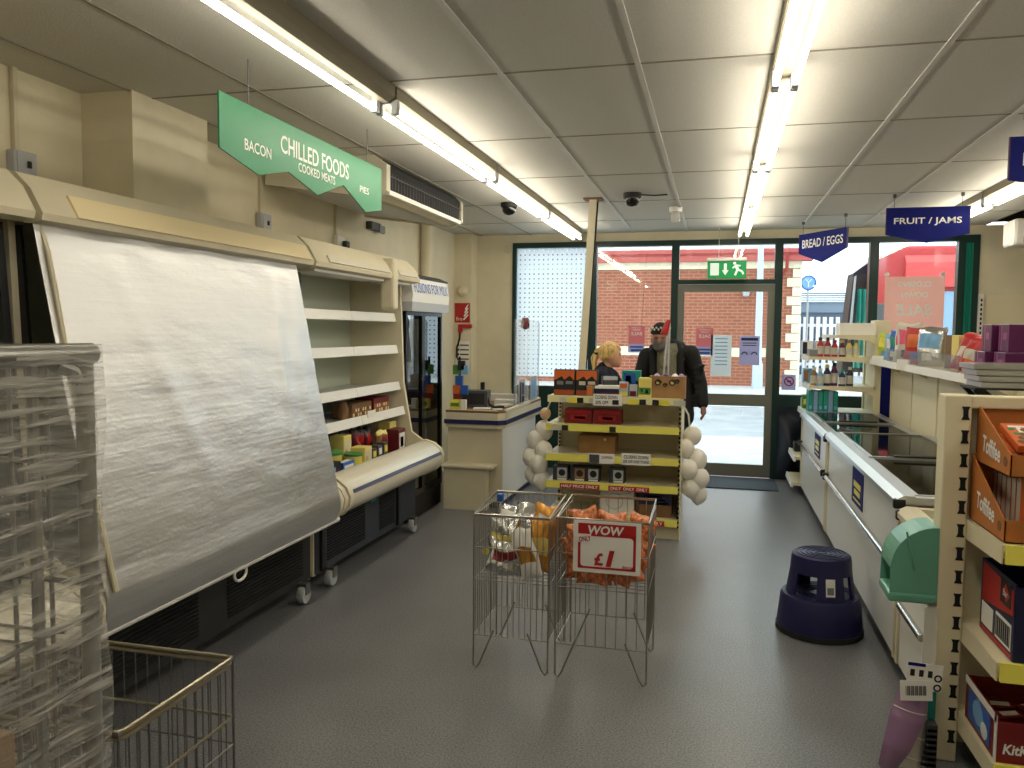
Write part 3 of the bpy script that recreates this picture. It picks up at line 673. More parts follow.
MB().text('FUSIONS FOR MILK', (-2.3655, (y0+y1)/2+.0, 1.98), Y, Vector((-.18, 0, 1)).normalized(), w=.84, h=.085, off=.006, bold=.0).build('header_lettering', 'blue', hd)
df.location.x -= .055
for i, (z, yy, mt) in enumerate(((1.262, 6.36, 'paper'), (1.562, 6.34, 'red_dark'), (.912, 6.40, 'grey_light'))):
    pack('drinks_pack', ('white pack on the third shelf', 'dark red pack on the top shelf', 'grey pack on the second shelf')[i] + ' inside the left half of the drinks fridge', 'pack', -2.70, yy, z, .2, .2, .2, [mt, 'grey_ink'], RX, [(.2, .8, .3, .7, 1)])

# ------------------------------------------------------------------ fittings on the left wall
def wallbox(name, label, cat, y, z, w_, h_, d_, mt, extra=None):
    r = thing(name, label, cat, (-3.03, y, z))
    MB().rbox(-3.03, -3.03+d_, y-w_/2, y+w_/2, z-h_/2, z+h_/2, .006).build('back_box', mt, r)
    if extra: extra(r)
    return r
def sw(y, z, up=True):
    def f(r):
        MB().rbox(-2.985, -2.98, y-.05, y+.05, z-.05, z+.05, .004).build('face_plate', 'grey_light', r)
        MB().rbox(-2.98, -2.972, y+.0, y+.02, z-.015, z+.015, .003).build('switch', 'ink', r)
        if up: MB().rbox(-3.03, -3.005, y-.035, y-.01, z+.06, CZ, .004).build('conduit', 'cream', r)
    return f
wallbox('isolator_switch', 'grey isolator switch on the wall above the nearest canopy', 'switch', 2.98, 2.345, .125, .115, .045, 'grey_light', sw(2.98, 2.345))
wallbox('spur_box', 'cream spur box with conduit below the green sign', 'switch', 4.95, 2.345, .13, .13, .045, 'grey_light', sw(4.95, 2.345))
def plug(r):
    MB().rbox(-2.985, -2.94, 6.08, 6.15, 2.29, 2.35, .012).build('plug', 'black', r)
    MB().tube([(-2.95, 6.12, 2.3), (-2.93, 6.13, 2.24), (-2.97, 6.11, 2.17)], .005, 6).build('plug_lead', 'black', r)
    MB().rbox(-3.03, -3.005, 6.03, 6.05, 2.39, CZ, .004).build('conduit', 'cream', r)
wallbox('wall_socket', 'white wall socket with a black plug, right of the spur box', 'socket', 6.08, 2.33, .13, .12, .045, 'white', plug)
wallbox('junction_box', 'dark junction box below the air conditioner', 'box', 6.75, 2.55, .20, .07, .06, 'dgrey', lambda r: MB().rbox(-2.99, -2.96, 6.80, 6.92, 2.50, 2.57, .006).build('cover', 'grey', r))
solo('cable_trunking', MB().rbox(-3.03, -3.012, 5.02, 6.01, 2.29, 2.31, .003), 'cream', 'thin horizontal trunking joining the spur box to the wall socket', 'trunking')
solo('wall_pipe', MB().tube([(-2.96, 8.0, 0.0), (-2.96, 8.0, CZ-.005)], .055, 14), 'wall', 'cream boxed pipe running up the left wall above the drinks fridge', 'pipe', smooth=True)
# call point, notices and bells on the corner pier
YP = 9.13
fs = thing('fire_sign', 'red fire sign with white flames on the corner pier', 'sign', (-2.93, YP, 1.72))
MB().box(-3.02, -2.835, YP-.006, YP, 1.72, 1.95).build('sign_plate', 'red', fs)
fl = MB()
for k in range(4):
    z = 1.76+.04*k; fl.add([(-2.92+.008*k, YP-.0075, z), (-2.905+.008*k, YP-.0075, z-.012), (-2.85, YP-.0075, z+.045), (-2.855, YP-.0075, z+.06)], [(0, 1, 2, 3)])
fl.text('fire', (-2.965, YP-.006, 1.765), X, Z, w=.075, h=.045)
fl.build('flame_lettering', 'white_text', fs)
cp = thing('fire_call_point', 'red bracket and cable of the call point below the fire sign', 'call point', (-2.92, YP, 1.6))
MB().rbox(-2.95, -2.80, YP-.05, YP, 1.655, 1.70, .008).rbox(-2.97, -2.92, YP-.04, YP, 1.60, 1.70, .008).build('bracket', 'red', cp)
MB().tube([(-2.95, YP-.02, 1.61), (-2.955, YP-.02, 1.53), (-2.99, YP-.012, 1.42), (-2.99, YP-.012, 1.30)], .012, 8).build('cable', 'ink', cp, smooth=True)
nm = MB().box(-3.00, -2.835, YP-.003, YP, 1.22, 1.50, 0)
for k in range(4): nm.box(-2.99, -2.965, YP-.005, YP-.003, 1.44-.055*k, 1.465-.055*k, 1).box(-2.955, -2.845, YP-.005, YP-.003, 1.445-.055*k, 1.46-.055*k, 1)
solo('fire_action_notice', nm, ['paper', 'ink'], 'small white printed notice below the fire sign', 'notice')
solo('alarm_sounder', MB().lathe([(0, -.05), (.03, -.05), (.05, -.03), (.068, -.012), (.07, 0), (0, 0)], (-2.93, YP, 2.09), 22, axis='y'), 'cream', 'round cream alarm sounder above the fire sign', 'alarm', smooth=True)
solo('wall_disc', MB().lathe([(0, -.02), (.045, -.02), (.05, 0), (0, 0)], (-2.44, YB, 2.60), 20, axis='y'), 'cream', 'small round cream cap high on the wall left of the film window', 'cap', smooth=True)

# ------------------------------------------------------------------ air conditioner under the ceiling
ac = thing('air_conditioner', 'cream ceiling air conditioner with black outlet grille above the chillers', 'air conditioner', (-2.45, 5.75, CZ))
MB().prism([(-2.98, CZ), (-2.20, CZ), (-2.12, 2.70), (-2.13, 2.53), (-2.20, 2.50), (-2.98, 2.62)], 'y', 4.98, 6.52).build('casing', 'cream', ac)
for ya, yb in ((4.93, 4.99), (6.51, 6.55)): MB().prism([(-2.98, CZ), (-2.19, CZ), (-2.10, 2.70), (-2.10, 2.53), (-2.19, 2.49), (-2.98, 2.60)], 'y', ya, yb).build('end_cap', 'cream_gloss', ac)
MB().prism([(-2.14, 2.545), (-2.118, 2.545), (-2.110, 2.70), (-2.155, 2.745), (-2.17, 2.74)], 'y', 5.0, 6.50).build('outlet_grille', 'slot', ac)
e = MB()
for k in range(26): e.box(-2.12, -2.112, 5.05+.055*k, 5.056+.055*k, 2.55, 2.685)
e.box(-2.116, -2.104, 5.0, 6.50, 2.632, 2.640); e.build('louvre_blade', 'dgrey', ac)
MB().box(-2.135, -2.105, 4.99, 6.51, 2.515, 2.545).build('front_lip', 'white', ac)
MB().add([(-2.25, 5.1, 2.503), (-2.25, 6.4, 2.503), (-2.90, 6.4, 2.603), (-2.90, 5.1, 2.603)], [(0, 1, 2, 3)]).build('intake_panel', 'grey_light', ac)
# ------------------------------------------------------------------ hanging aisle signs
sg = thing('hanging_sign', 'green zigzag edged CHILLED FOODS sign hanging over the chillers', 'sign', (-1.95, 3.7, 2.3))
P = [(2.885, 2.352), (2.885, 2.575), (4.49, 2.575), (4.49, 2.335), (4.27, 2.293), (3.99, 2.396), (3.70, 2.296), (3.42, 2.358), (3.17, 2.295)]
MB().prism(P, 'x', -1.954, -1.946).build('sign_board', 'sign_green', sg)
for body, y, z, w_, h_ in (('CHILLED FOODS', 3.70, 2.472, .70, .082), ('BACON', 3.165, 2.405, .21, .048), ('COOKED MEATS', 3.70, 2.398, .38, .042), ('PIES', 4.25, 2.412, .12, .036)):
    MB().text(body, (-1.946, y, z), Y, Z, w=w_, h=h_, bold=.012).build('sign_lettering', 'white_text', sg)
for yy in (3.1, 4.3): MB().tube([(-1.95, yy, 2.57), (-1.95, yy, CZ)], .003, 5).build('hanging_wire', 'grey', sg)
def bluesign(label, body, c, w_, top, side, tip, rz, tw, th, wires, shift=0):
    r = thing('hanging_sign', label, 'sign', (0, 0, 0), None)
    MB().prism([(-w_/2, side-top), (-w_/2, 0), (w_/2, 0), (w_/2, side-top), (0, tip-top)], 'y', -.006, .006).build('sign_board', 'sign_blue', r)
    MB().box(-w_/2-.006, -w_/2, -.008, .008, side-top, 0).box(w_/2, w_/2+.006, -.008, .008, side-top, 0).build('sign_edging', 'sign_edge', r)
    MB().text(body, (shift, -.006, (side-top)*.53), X, Z, w=tw, h=th, bold=.014).build('sign_lettering', 'white_text', r)
    for q in wires: MB().tube([(q, 0, 0), (q, 0, CZ-top)], .0025, 5).rbox(q-.012, q+.012, -.012, .012, CZ-top-.03, CZ-top, .003).build('hanging_wire', 'dgrey', r)
    r.location = (c[0], c[1], top); r.rotation_euler = (0, 0, rz); return r
bluesign('navy pointed FRUIT / JAMS sign hanging over the right hand shelves', 'FRUIT / JAMS', (1.623, 7.18), .61, 2.653, 2.435, 2.366, 0, .50, .065, (-.25, .25))
bluesign('navy pointed BREAD / EGGS sign hanging nearer the door', 'BREAD / EGGS', (.986, 8.5), .70, 2.634, 2.44, 2.33, math.atan2(-.6, .372), .60, .085, (-.3, .32))
bluesign('navy sign cut off by the right edge of the picture', 'B', (1.755, 4.73), .62, 2.65, 2.43, 2.37, 0, .05, .065, (-.24, .25), shift=-.225)

# ------------------------------------------------------------------ exit sign and detectors
ex = thing('exit_sign', 'green running man fire exit sign hanging over the door', 'exit sign', (.085, 8.9, 2.2))
MB().rbox(-.115, .285, 8.885, 8.91, 2.2, 2.385, .006).build('sign_plate', 'exit_green', ex)
m_ = MB()
m_.box(-.085, .005, 8.882, 8.884, 2.235, 2.365).build('door_symbol', 'exit_white', ex)
m_ = MB()
m_.add([(.055, 8.883, 2.36), (.085, 8.883, 2.36), (.085, 8.883, 2.29), (.105, 8.883, 2.29), (.07, 8.883, 2.235), (.035, 8.883, 2.29), (.055, 8.883, 2.29)], [(0, 6, 3, 1) if 0 else (0, 1, 2, 6), (3, 4, 5)])
m_.build('arrow_symbol', 'exit_white', ex); m_ = MB()
m_.lathe([(0, 8.883), (.016, 8.883)], (.165, 0, 2.362), 14, axis='y')
for a_, b_, r_ in (((.175, 2.345), (.20, 2.29), .016), ((.20, 2.295), (.245, 2.275), .011), ((.195, 2.295), (.17, 2.235), .011), ((.245, 2.275), (.255, 2.245), .010), ((.18, 2.34), (.225, 2.335), .008), ((.18, 2.34), (.145, 2.31), .008)):
    v = Vector((b_[0]-a_[0], b_[1]-a_[1])); n_ = Vector((-v.y, v.x)).normalized()*r_
    m_.add([(a_[0]+n_.x, 8.883, a_[1]+n_.y), (b_[0]+n_.x, 8.883, b_[1]+n_.y), (b_[0]-n_.x, 8.883, b_[1]-n_.y), (a_[0]-n_.x, 8.883, a_[1]-n_.y)], [(0, 1, 2, 3)])
m_.build('running_figure', 'exit_white', ex)
MB().rbox(-.12, .29, 8.87, 8.93, 2.385, 2.42, .008).build('light_housing', 'white', ex)
for xx in (0, .2): MB().tube([(xx, 8.9, 2.42), (xx, 8.9, CZ)], .003, 5).build('hanging_chain', 'grey_light', ex)
def dome(label, x, y):
    r = thing('camera_dome', label, 'security camera', (x, y, CZ))
    MB().lathe([(0, CZ), (.075, CZ), (.075, CZ-.03), (.068, CZ-.04), (0, CZ-.04)], (x, y, 0), 20).build('camera_base', 'ink', r, smooth=True)
    MB().lathe([(.062, CZ-.04), (.06, CZ-.075), (.04, CZ-.10), (0, CZ-.11)], (x, y, 0), 20).build('smoked_dome', 'black_gloss', r, smooth=True); return r
dome('black security camera dome on the ceiling left of the left light row', -1.82, 7.02)
dome('black security camera dome on the ceiling between pole and middle lights', -.70, 6.72)
pir = thing('motion_detector', 'white motion detector on the ceiling left of the middle lights', 'detector', (-.39, 7.55, CZ))
MB().lathe([(0, CZ), (.06, CZ), (.055, CZ-.04), (.03, CZ-.05), (0, CZ-.05)], (-.39, 7.55, 0), 18).build('detector_base', 'white', pir, smooth=True)
MB().rbox(-.43, -.35, 7.52, 7.60, CZ-.13, CZ-.05, .02).build('detector_head', 'white', pir, smooth=True)
solo('ceiling_cable', MB().tube([(-.66, 6.72, CZ-.012), (-.52, 6.74, CZ-.02), (-.42, 6.78, CZ-.01)], .006, 6), 'ink', 'short black cable on the ceiling beside the camera dome', 'cable')
bhd = thing('wall_heater', 'white boxy unit high on the back wall at the right edge', 'unit', (2.9, 8.3, 2.42))
MB().rbox(2.52, 3.3, 8.05, 8.35, 2.42, 2.66, .03).build('casing', 'white', bhd); MB().box(2.6, 3.25, 8.04, 8.055, 2.45, 2.50).build('air_slot', 'grey', bhd); MB().rbox(2.7, 3.1, 8.1, 8.3, 2.66, CZ, .01).build('bracket', 'grey', bhd)

# ================================================================== wrapped roll cage and wire bins
rc = thing('roll_cage', 'tall steel roll cage wrapped in stretch film at the left edge', 'roll cage', (-1.6, 1.0, 0))
xa, xb, ya, yb, zt = -2.0, -1.245, .72, 1.37, 1.575
for yy in (ya, yb):
    for xx in (xa, xb): MB().tube([(xx, yy, .14), (xx, yy, zt)], .018, 10).build('upright', 'steel', rc, smooth=True)
mb = MB()
for xx in (xa, xb): mb.tube([(xx, ya-.02, zt), (xx, yb+.022, zt)], .022, 10).tube([(xx, yb-.075, zt-.02), (xx, yb-.03, zt-.035), (xx, yb-.005, zt-.08)], .014, 8)
mb.tube([(xa, yb, zt-.005), (xb, yb, zt-.005)], .02, 10)
mb.build('top_rail', 'steel', rc, smooth=True)
def sidepanel(xx, nm):
    m_ = MB()
    for k in range(1, 5): m_.tube([(xx, ya+(yb-ya)*k/5, .16), (xx, ya+(yb-ya)*k/5, zt-.02)], .011, 8)
    for z in (.28, .46, .62, .80, 1.02, 1.24): m_.tube([(xx, ya, z-.03), (xx, yb, z+.02)], .006, 6)
    m_.build(nm, 'steel', rc, smooth=True)
sidepanel(xb, 'side_panel'); sidepanel(xa, 'side_panel')
m_ = MB()
for k in range(1, 8): m_.tube([(xa+(xb-xa)*k/8, yb, .16), (xa+(xb-xa)*k/8, yb, zt-.02)], .005, 6)
for z in (.3, .6, .85, 1.1, 1.35): m_.tube([(xa, yb, z), (xb, yb, z)], .006, 6)
m_.build('back_panel', 'steel', rc, smooth=True)
MB().box(xa, xb, ya, yb, .14, .17).build('base_deck', 'steel', rc)
for z in (.62, 1.02):
    m_ = MB()
    for k in range(9): m_.tube([(xa, ya+.04+k*.068, z), (xb, ya+.04+k*.068, z)], .004, 6)
    m_.build('wire_shelf', 'wire', rc)
for xx in (xa+.06, xb-.06):
    for yy in (ya+.06, yb-.06):
        m_ = MB(); m_.lathe([(0, -.02), (.055, -.02), (.06, 0), (.055, .02), (0, .02)], (xx, yy, .061), 16, axis='x').box(xx-.03, xx+.03, yy-.03, yy+.03, .10, .14, 1)
        m_.build('castor', ['rubber', 'steel'], rc, smooth=True, ang=.5)
def film_side(u, v):
    z = .17+1.425*v; y = ya-.01+(yb-ya+.03)*u
    return (xb+.026+.006*math.sin(13*v+8*u)+.004*math.sin(31*v-20*u), y, z)
def film_back(u, v):
    return (xa+(xb-xa)*u, yb+.024+.006*math.sin(13*v+9*u)+.004*math.sin(37*v-18*u), .17+1.425*v)
MB().grid(film_side, 24, 60).build('stretch_wrap', 'wrap', rc, smooth=True, ang=3)
MB().grid(film_back, 24, 60).build('stretch_wrap', 'wrap', rc, smooth=True, ang=3)
pack('cardboard_box', 'brown cardboard box standing inside the wrapped roll cage', 'box', -1.50, 1.13, .63, .34, .26, .20, ['kraft', 'kraft_dark'], 0, [(.1, .9, .46, .5, 1)])
pack('cardboard_sheet', 'flat tan cardboard box low in the roll cage', 'box', -1.42, 1.10, .44, .36, .34, .10, ['kraft', 'butter'], .1, [('t', .46, .5, 0, 1, 1)])
pack('red_packet', 'red packet under the flat cardboard in the roll cage', 'pack', -1.36, 1.12, .17, .24, .3, .25, ['red_dark', 'white'], 0, [(.2, .8, .5, .8, 1)])
pack('black_crate', 'black slanted box in the middle of the roll cage', 'box', -1.55, 1.15, 1.03, .30, .24, .26, ['ink', 'dgrey'], .15)

def wirepanel(mb, p0, p1, z0, z1, nv, zs, r=.0022):
    p0, p1 = Vector(p0), Vector(p1)
    for i in range(nv+1):
        q = p0.lerp(p1, i/nv); mb.tube([(q.x, q.y, z0), (q.x, q.y, z1)], r, 5)
    for z in zs: mb.tube([(p0.x, p0.y, z), (p1.x, p1.y, z)], r*1.25, 5)
def wire_bin(label, x0, x1, y0, y1, zf, zbk, floor_z, mt, legs=True, nv=12, group=None, drop=.17):
    r = thing('wire_dump_bin', label, 'wire basket', ((x0+x1)/2, (y0+y1)/2, 0), group)
    for nm, p0, p1, zt_ in (('front_panel', (x0, y0), (x1, y0), zf), ('back_panel', (x0, y1), (x1, y1), zbk), ('side_panel', (x0, y0), (x0, y1), zf), ('side_panel', (x1, y0), (x1, y1), zf)):
        m_ = MB(); zs = [drop, floor_z, (floor_z+zt_)/2, zt_-.005]
        wirepanel(m_, (*p0, 0), (*p1, 0), drop, zt_, nv, zs); m_.build(nm, mt, r, smooth=True)
    m_ = MB()
    for i in range(9): m_.tube([(x0, y0+(y1-y0)*i/8, floor_z), (x1, y0+(y1-y0)*i/8, floor_z)], .002, 5)
    m_.build('wire_floor', mt, r, smooth=True)
    MB().tube([(x0, y0, zf), (x1, y0, zf), (x1, y1, zbk), (x0, y1, zbk)], .0055, 8, closed=True).build('rim', 'wire', r, smooth=True)
    if legs:
        for xx, sx in ((x0, 1), (x1, -1)):
            for yy in (y0, y1):
                MB().tube([(xx, yy, (zf if yy == y0 else zbk)-.02), (xx+sx*.0, yy, .02), (xx+sx*.012, yy, .006), (xx+sx*.03, yy, .03), (xx+sx*.10, yy, .20)], .0042, 7).build('leg', mt, r, smooth=True)
    return r
bl = (-1.10, -.735); br = (-.70, -.275); BY0, BY1 = 3.63, 4.05
wire_bin('square wire dump bin on the left, filled with silver foil bags', *bl, BY0, BY1, .755, .785, .44, 'wire', nv=13)
wire_bin('square wire dump bin on the right with the WOW price card', *br, BY0, BY1, .765, .79, .44, 'wire', nv=9)
wb3 = wire_bin('empty wire bin beside the wrapped roll cage, bottom left', -1.83, -1.305, 1.51, 1.96, .70, .70, .20, 'steel', nv=13, drop=.12)
m_ = MB()
for z in (.70, .685, .53): m_.tube([(-1.83, 1.51, z), (-1.335, 1.51, z), (-1.31, 1.515, z), (-1.303, 1.53, z), (-1.303, 1.94, z), (-1.31, 1.96, z), (-1.83, 1.96, z), (-1.83, 1.53, z)], .0062 if z > .6 else .0045, 8, closed=True)
m_.build('heavy_rim', 'brass_wire', wb3, smooth=True)
# foil bags in the left bin
fb = lambda u, v: 1 if .30 < v < .62 and .1 < u < .9 else 0
GF = 'foil snack bags in the left bin'
spec = [(-1.0, 3.82, .46, .16, .25, .09, .2, -.15, 0, ['foil', 'butter'], 'silver foil bag with cream band at the left of the bin'),
        (-.90, 3.90, .47, .22, .28, .10, -.1, -.25, .1, ['foil', 'grey_light'], 'plain silver foil bag at the back middle of the bin'),
        (-.98, 3.71, .455, .17, .16, .08, .3, -.35, .2, ['foil', 'red_dark'], 'silver foil bag with dark red label low at the front left'),
        (-.83, 3.80, .46, .14, .26, .08, -.3, -.1, .15, ['foil_gold', 'butter'], 'gold and white bag leaning at the right of the bin'),
        (-.82, 3.90, .60, .13, .16, .08, .3, -.3, .2, ['foil_gold', 'white'], 'orange tipped bag on top at the back right of the bin'),
        (-.82, 3.69, .45, .11, .24, .05, -.1, -.1, -.35, ['white', 'foil_gold'], 'white edged slanting pouch at the front right of the bin'),
        (-1.0, 3.93, .61, .19, .15, .09, .0, -.8, .1, ['foil', 'white'], 'silver foil bag lying on top at the back left'),
        (-.88, 3.96, .61, .19, .14, .08, .1, -.8, -.1, ['foil', 'butter'], 'silver foil bag lying on top at the back middle'),
        (-.92, 3.70, .45, .16, .14, .08, .1, -.7, 0, ['foil', 'grey'], 'crumpled silver bag at the bottom front of the bin')]
for i, (x, y, z, w_, h_, t_, rz, rx, ry, mt, lb) in enumerate(spec): bag('foil_bag', lb, x, y, z, w_, h_, t_, 70+i, mt, fb, rz, rx, ry, GF)
solo('price_spot', MB().lathe([(0, 3.642), (.016, 3.642), (.016, 3.645)], (-1.045, 0, .575), 14, axis='y'), 'lemon', 'round yellow price spot on the front left of the foil bag bin', 'sticker')
solo('price_spot', MB().lathe([(0, 3.752), (.016, 3.752), (.016, 3.755)], (-.905, 0, .665), 14, axis='y'), 'lemon', 'round yellow price spot in the middle of the foil bag bin', 'sticker')
solo('blue_clip', MB().rbox(-1.09, -1.06, 4.0, 4.04, .74, .78, .006), 'blue', 'small blue clip on the back left corner of the foil bag bin', 'clip')
# orange snack bags in the right bin
pos = [(-.60, 3.72, .47), (-.52, 3.73, .46), (-.43, 3.73, .46), (-.37, 3.72, .47), (-.60, 3.85, .50), (-.49, 3.86, .50), (-.38, 3.86, .50), (-.61, 3.73, .575), (-.36, 3.73, .575), (-.59, 3.92, .61), (-.48, 3.90, .60), (-.38, 3.92, .60), (-.54, 3.70, .455)]
txt_ = ['bottom front left', 'bottom front, second from left', 'bottom front, third from left', 'bottom front right corner', 'middle layer left', 'middle layer centre', 'middle layer right', 'upper front left beside the price card', 'upper front right beside the price card', 'top back left', 'top back centre', 'top back right', 'lowest, hanging below the price card']
for i, (x, y, z) in enumerate(pos):
    bag('snack_bag', 'orange snack bag in the right bin, ' + txt_[i], x, y, z-.012, .15, .155, .095, 100+i, ['snack_orange', 'orange', 'butter'], (lambda u, v: 1 if .12 < v < .2 else (2 if .80 < v < .84 else 0)), .45*math.sin(i*2.1), -.22+.15*math.sin(i), .35*math.sin(i*1.3), 'orange snack bags in the right bin')
pc = thing('price_card', 'WOW ONLY 1 pound EACH price card hooked on the front of the right bin', 'price card', (-.463, 3.61, .53))
cx0, cx1, cz0, cz1, yc = -.617, -.308, .525, .765, 3.612
MB().box(cx0, cx1, yc, yc+.004, cz0, cz1).build('card', 'paper', pc)
mb = MB(); a_, b_ = cx0+.022, cx1-.022; t_ = cz1-.012; bo = cz0+.018
mb.box(a_, b_, yc-.001, yc, t_-.058, t_).box(a_, a_+.012, yc-.001, yc, bo, t_-.05).box(b_-.012, b_, yc-.001, yc, bo, t_-.05).box(a_, b_, yc-.001, yc, bo, bo+.010)
for sx, ex_ in ((a_+.012, 1), (b_-.012, -1)):
    for zz, ez in ((bo+.010, 1), (t_-.058, -1)): mb.add([(sx, yc-.001, zz), (sx+.014*ex_, yc-.001, zz), (sx+.004*ex_, yc-.001, zz+.004*ez), (sx, yc-.001, zz+.014*ez)], [(0, 1, 2, 3)])
mb.build('card_border', 'red', pc)
MB().text('WOW', ((cx0+cx1)/2-.004, yc-.001, t_-.029), X, Z, w=.165, h=.042, shear=.15, bold=.03).build('wow_lettering', 'paper', pc)
MB().box(a_, a_+.06, yc-.0022, yc-.001, t_-.088, t_-.050).build('flash', 'paper', pc)
MB().text('ONLY', (a_+.032, yc-.0022, t_-.072), (X-.16*-Z).normalized(), (Z-.16*X).normalized(), w=.056, h=.024, bold=.03).build('only_lettering', 'red', pc)
MB().text('£', (-.498, yc-.001, bo+.046), X, Z, h=.060, bold=.035).text('1', (-.446, yc-.001, bo+.052), X, Z, w=.040, h=.076, shear=.22, bold=.07).text('EACH', (b_-.037, yc-.001, bo+.017), X, Z, w=.044, h=.012, bold=.03).build('price_lettering', 'red', pc)
for xx in (cx0+.05, cx1-.05): MB().tube([(xx, yc+.002, cz1-.004), (xx, yc+.012, cz1+.008), (xx, yc+.03, cz1-.004)], .002, 5).build('hook', 'wire', pc)

# ================================================================== checkout counter
ct = thing('checkout_counter', 'cream checkout counter with dark bumper strip and clear screens', 'counter', (-2.13, 7.7, 0))
MB().box(-2.39, -1.87, 7.03, 8.42, .06, .74).build('counter_body', 'cream', ct)
MB().box(-1.872, -1.868, 7.05, 8.40, .07, .74).build('side_skin', 'white', ct, label='white side panel')
MB().box(-2.39, -1.90, 7.06, 8.40, 0, .06).build('plinth', 'navy_stripe', ct)
MB().rbox(-2.40, -1.915, 6.86, 7.035, .385, .415, .01).build('bag_ledge', 'cream', ct)
MB().box(-2.385, -1.985, 6.90, 7.035, 0, .385).build('ledge_front', 'cream', ct)
cor = lambda g_: [(-2.395-g_, 6.985-g_), (-1.90+g_*.4, 6.985-g_), (-1.845+g_, 7.05-g_*.4), (-1.83+g_, 8.50), (-2.395-g_, 8.50)]
MB().prism(cor(0), 'z', .74, .775).build('worktop_edge', 'cream', ct)
MB().prism(cor(.012), 'z', .775, .815).build('bumper_strip', 'navy_stripe', ct)
MB().prism(cor(0), 'z', .88, .90).build('worktop', 'kraft_dark', ct, label='dark brown worktop')
MB().prism(cor(0), 'z', .815, .88).rbox(-2.395, -1.90, 6.985, 7.015, .88, .905, .01).rbox(-1.862, -1.835, 7.06, 8.5, .88, .915, .008).build('upstand', 'cream', ct)
for y0_, y1_ in ((7.42, 7.93), (7.95, 8.46)): MB().rbox(-1.856, -1.850, y0_, y1_, .91, 1.74, .002).build('clear_screen', 'clear', ct)
MB().rbox(-1.862, -1.844, 7.405, 7.42, .91, 1.74, .003).rbox(-1.862, -1.844, 8.46, 8.475, .91, 1.72, .003).build('screen_edge', 'clear_smoky', ct)
solo('red_cone', MB().ell((-1.85, 7.82, 1.70), .045, .05, .06, 14).prism([(7.74, 1.66), (7.82, 1.76), (7.87, 1.74), (7.88, 1.65)], 'x', -1.88, -1.82), 'maroon', 'dark red cone shaped piece hanging at the top of the clear screen', 'decoration', smooth=True)
mb = MB().box(-1.875, -1.872, 7.52, 7.78, .915, 1.15, 0).box(-1.871, -1.870, 7.55, 7.62, .93, 1.13, 1).box(-1.871, -1.870, 7.64, 7.75, 1.00, 1.12, 2).box(-1.871, -1.870, 7.64, 7.75, .93, .99, 1)
for v in mb.v: v.x += .035
solo('screen_poster', mb, ['grey_light', 'ink', 'navy'], 'grey and navy leaflet behind the clear checkout screen', 'leaflet')
mb = MB().box(-1.838, -1.835, 8.02, 8.30, .915, 1.16, 0).box(-1.834, -1.833, 8.06, 8.26, .94, 1.12, 1)
solo('screen_poster', mb, ['grey_light', 'blue_light'], 'pale blue leaflet on the far half of the checkout screen', 'leaflet')
pack('cash_till', 'grey sloping till screen back on the counter', 'till', -2.22, 7.35, .90, .26, .20, .16, ['dgrey', 'ink'], .1, [(.1, .9, .2, .85, 1)])
solo('till_pole', MB().tube([(-2.18, 7.45, .90), (-2.18, 7.45, 1.13)], .022, 10), 'black', 'short black pole standing behind the till', 'pole', smooth=True)
solo('till_lead', MB().tube([(-2.10, 7.35, 1.0), (-2.06, 7.28, .93), (-2.0, 7.22, .914), (-1.95, 7.26, .918), (-1.93, 7.3, .914)], .012, 8), 'black', 'black curly lead lying on the counter beside the till', 'cable', smooth=True)
solo('card_reader', MB().rbox(-2.02, -1.93, 7.25, 7.40, .90, .87, .012), 'black', 'black card reader lying at the front of the counter', 'card reader')
for i, (x, y, w_, d_, rz) in enumerate(((-2.10, 7.16, .16, .10, .2), (-1.98, 7.5, .12, .16, -.3), (-1.95, 7.15, .09, .07, .5), (-2.02, 7.70, .20, .14, .1))):
    pack('paper_pile', ('white papers left of the lead', 'white papers behind the card reader', 'small white slip by the corner', 'thicker white paper pile at the far side')[i] + ' on the checkout counter', 'papers', x, y, .90, w_, d_, (.012, .02, .008, .05)[i], ['paper', 'grey_ink'], rz)
pack('yellow_pack', 'yellow pack on the left end of the counter', 'pack', -2.335, 7.10, .90, .10, .07, .085, ['lemon', 'green', 'white'], 0, [(.1, .9, .3, .7, 1)])
pack('white_pack', 'white pack right beside the yellow one', 'pack', -2.25, 7.07, .90, .05, .05, .09, ['white', 'grey_ink'], 0)
solo('receipt_rail', MB().rbox(-2.30, -1.98, 8.0, 8.05, .90, .98, .01), 'white', 'pale rail at the far end of the counter against the wall', 'rail')
st = thing('impulse_stand', 'dark little stand of hanging packets on the counter by the drinks fridge', 'display stand', (-2.34, 7.22, .90))
MB().tube([(-2.34, 7.22, .90), (-2.34, 7.22, 1.38)], .012, 8).rbox(-2.39, -2.29, 7.17, 7.27, .90, .915, .004).build('stand_pole', 'black', st)
for i, (z, x, mt) in enumerate(((1.26, -2.36, 'green'), (1.26, -2.28, 'blue_light'), (1.16, -2.33, 'blue'), (1.07, -2.36, 'orange'), (1.07, -2.28, 'blue'), (.99, -2.35, 'red_dark'), (.98, -2.27, 'ink'), (1.30, -2.31, 'ink'))):
    MB().rbox(x-.035, x+.035, 7.18-.01*i % .03, 7.205, z-.045, z+.045, .006).build('packet', mt, st)

# ================================================================== centre gondola
gd = thing('display_gondola', 'low cream shop gondola with yellow price rails in the centre aisle', 'shelf unit', (-.79, 6.55, 0))
gx0, gx1 = -1.30, -.255
for xx in (gx0, gx1-.03):
    m_ = MB().box(xx, xx+.03, 6.76, 6.83, 0, 1.09)
    for k in range(30): m_.box(xx+.008, xx+.022, 6.757, 6.761, .08+k*.033, .098+k*.033, 1)
    m_.build('upright', ['shelf_cream', 'slot'], gd)
    m_ = MB().prism([(6.36, .0), (6.36, .15), (6.76, .15), (6.76, .0)], 'x', xx, xx+.03); m_.build('foot', 'shelf_cream', gd)
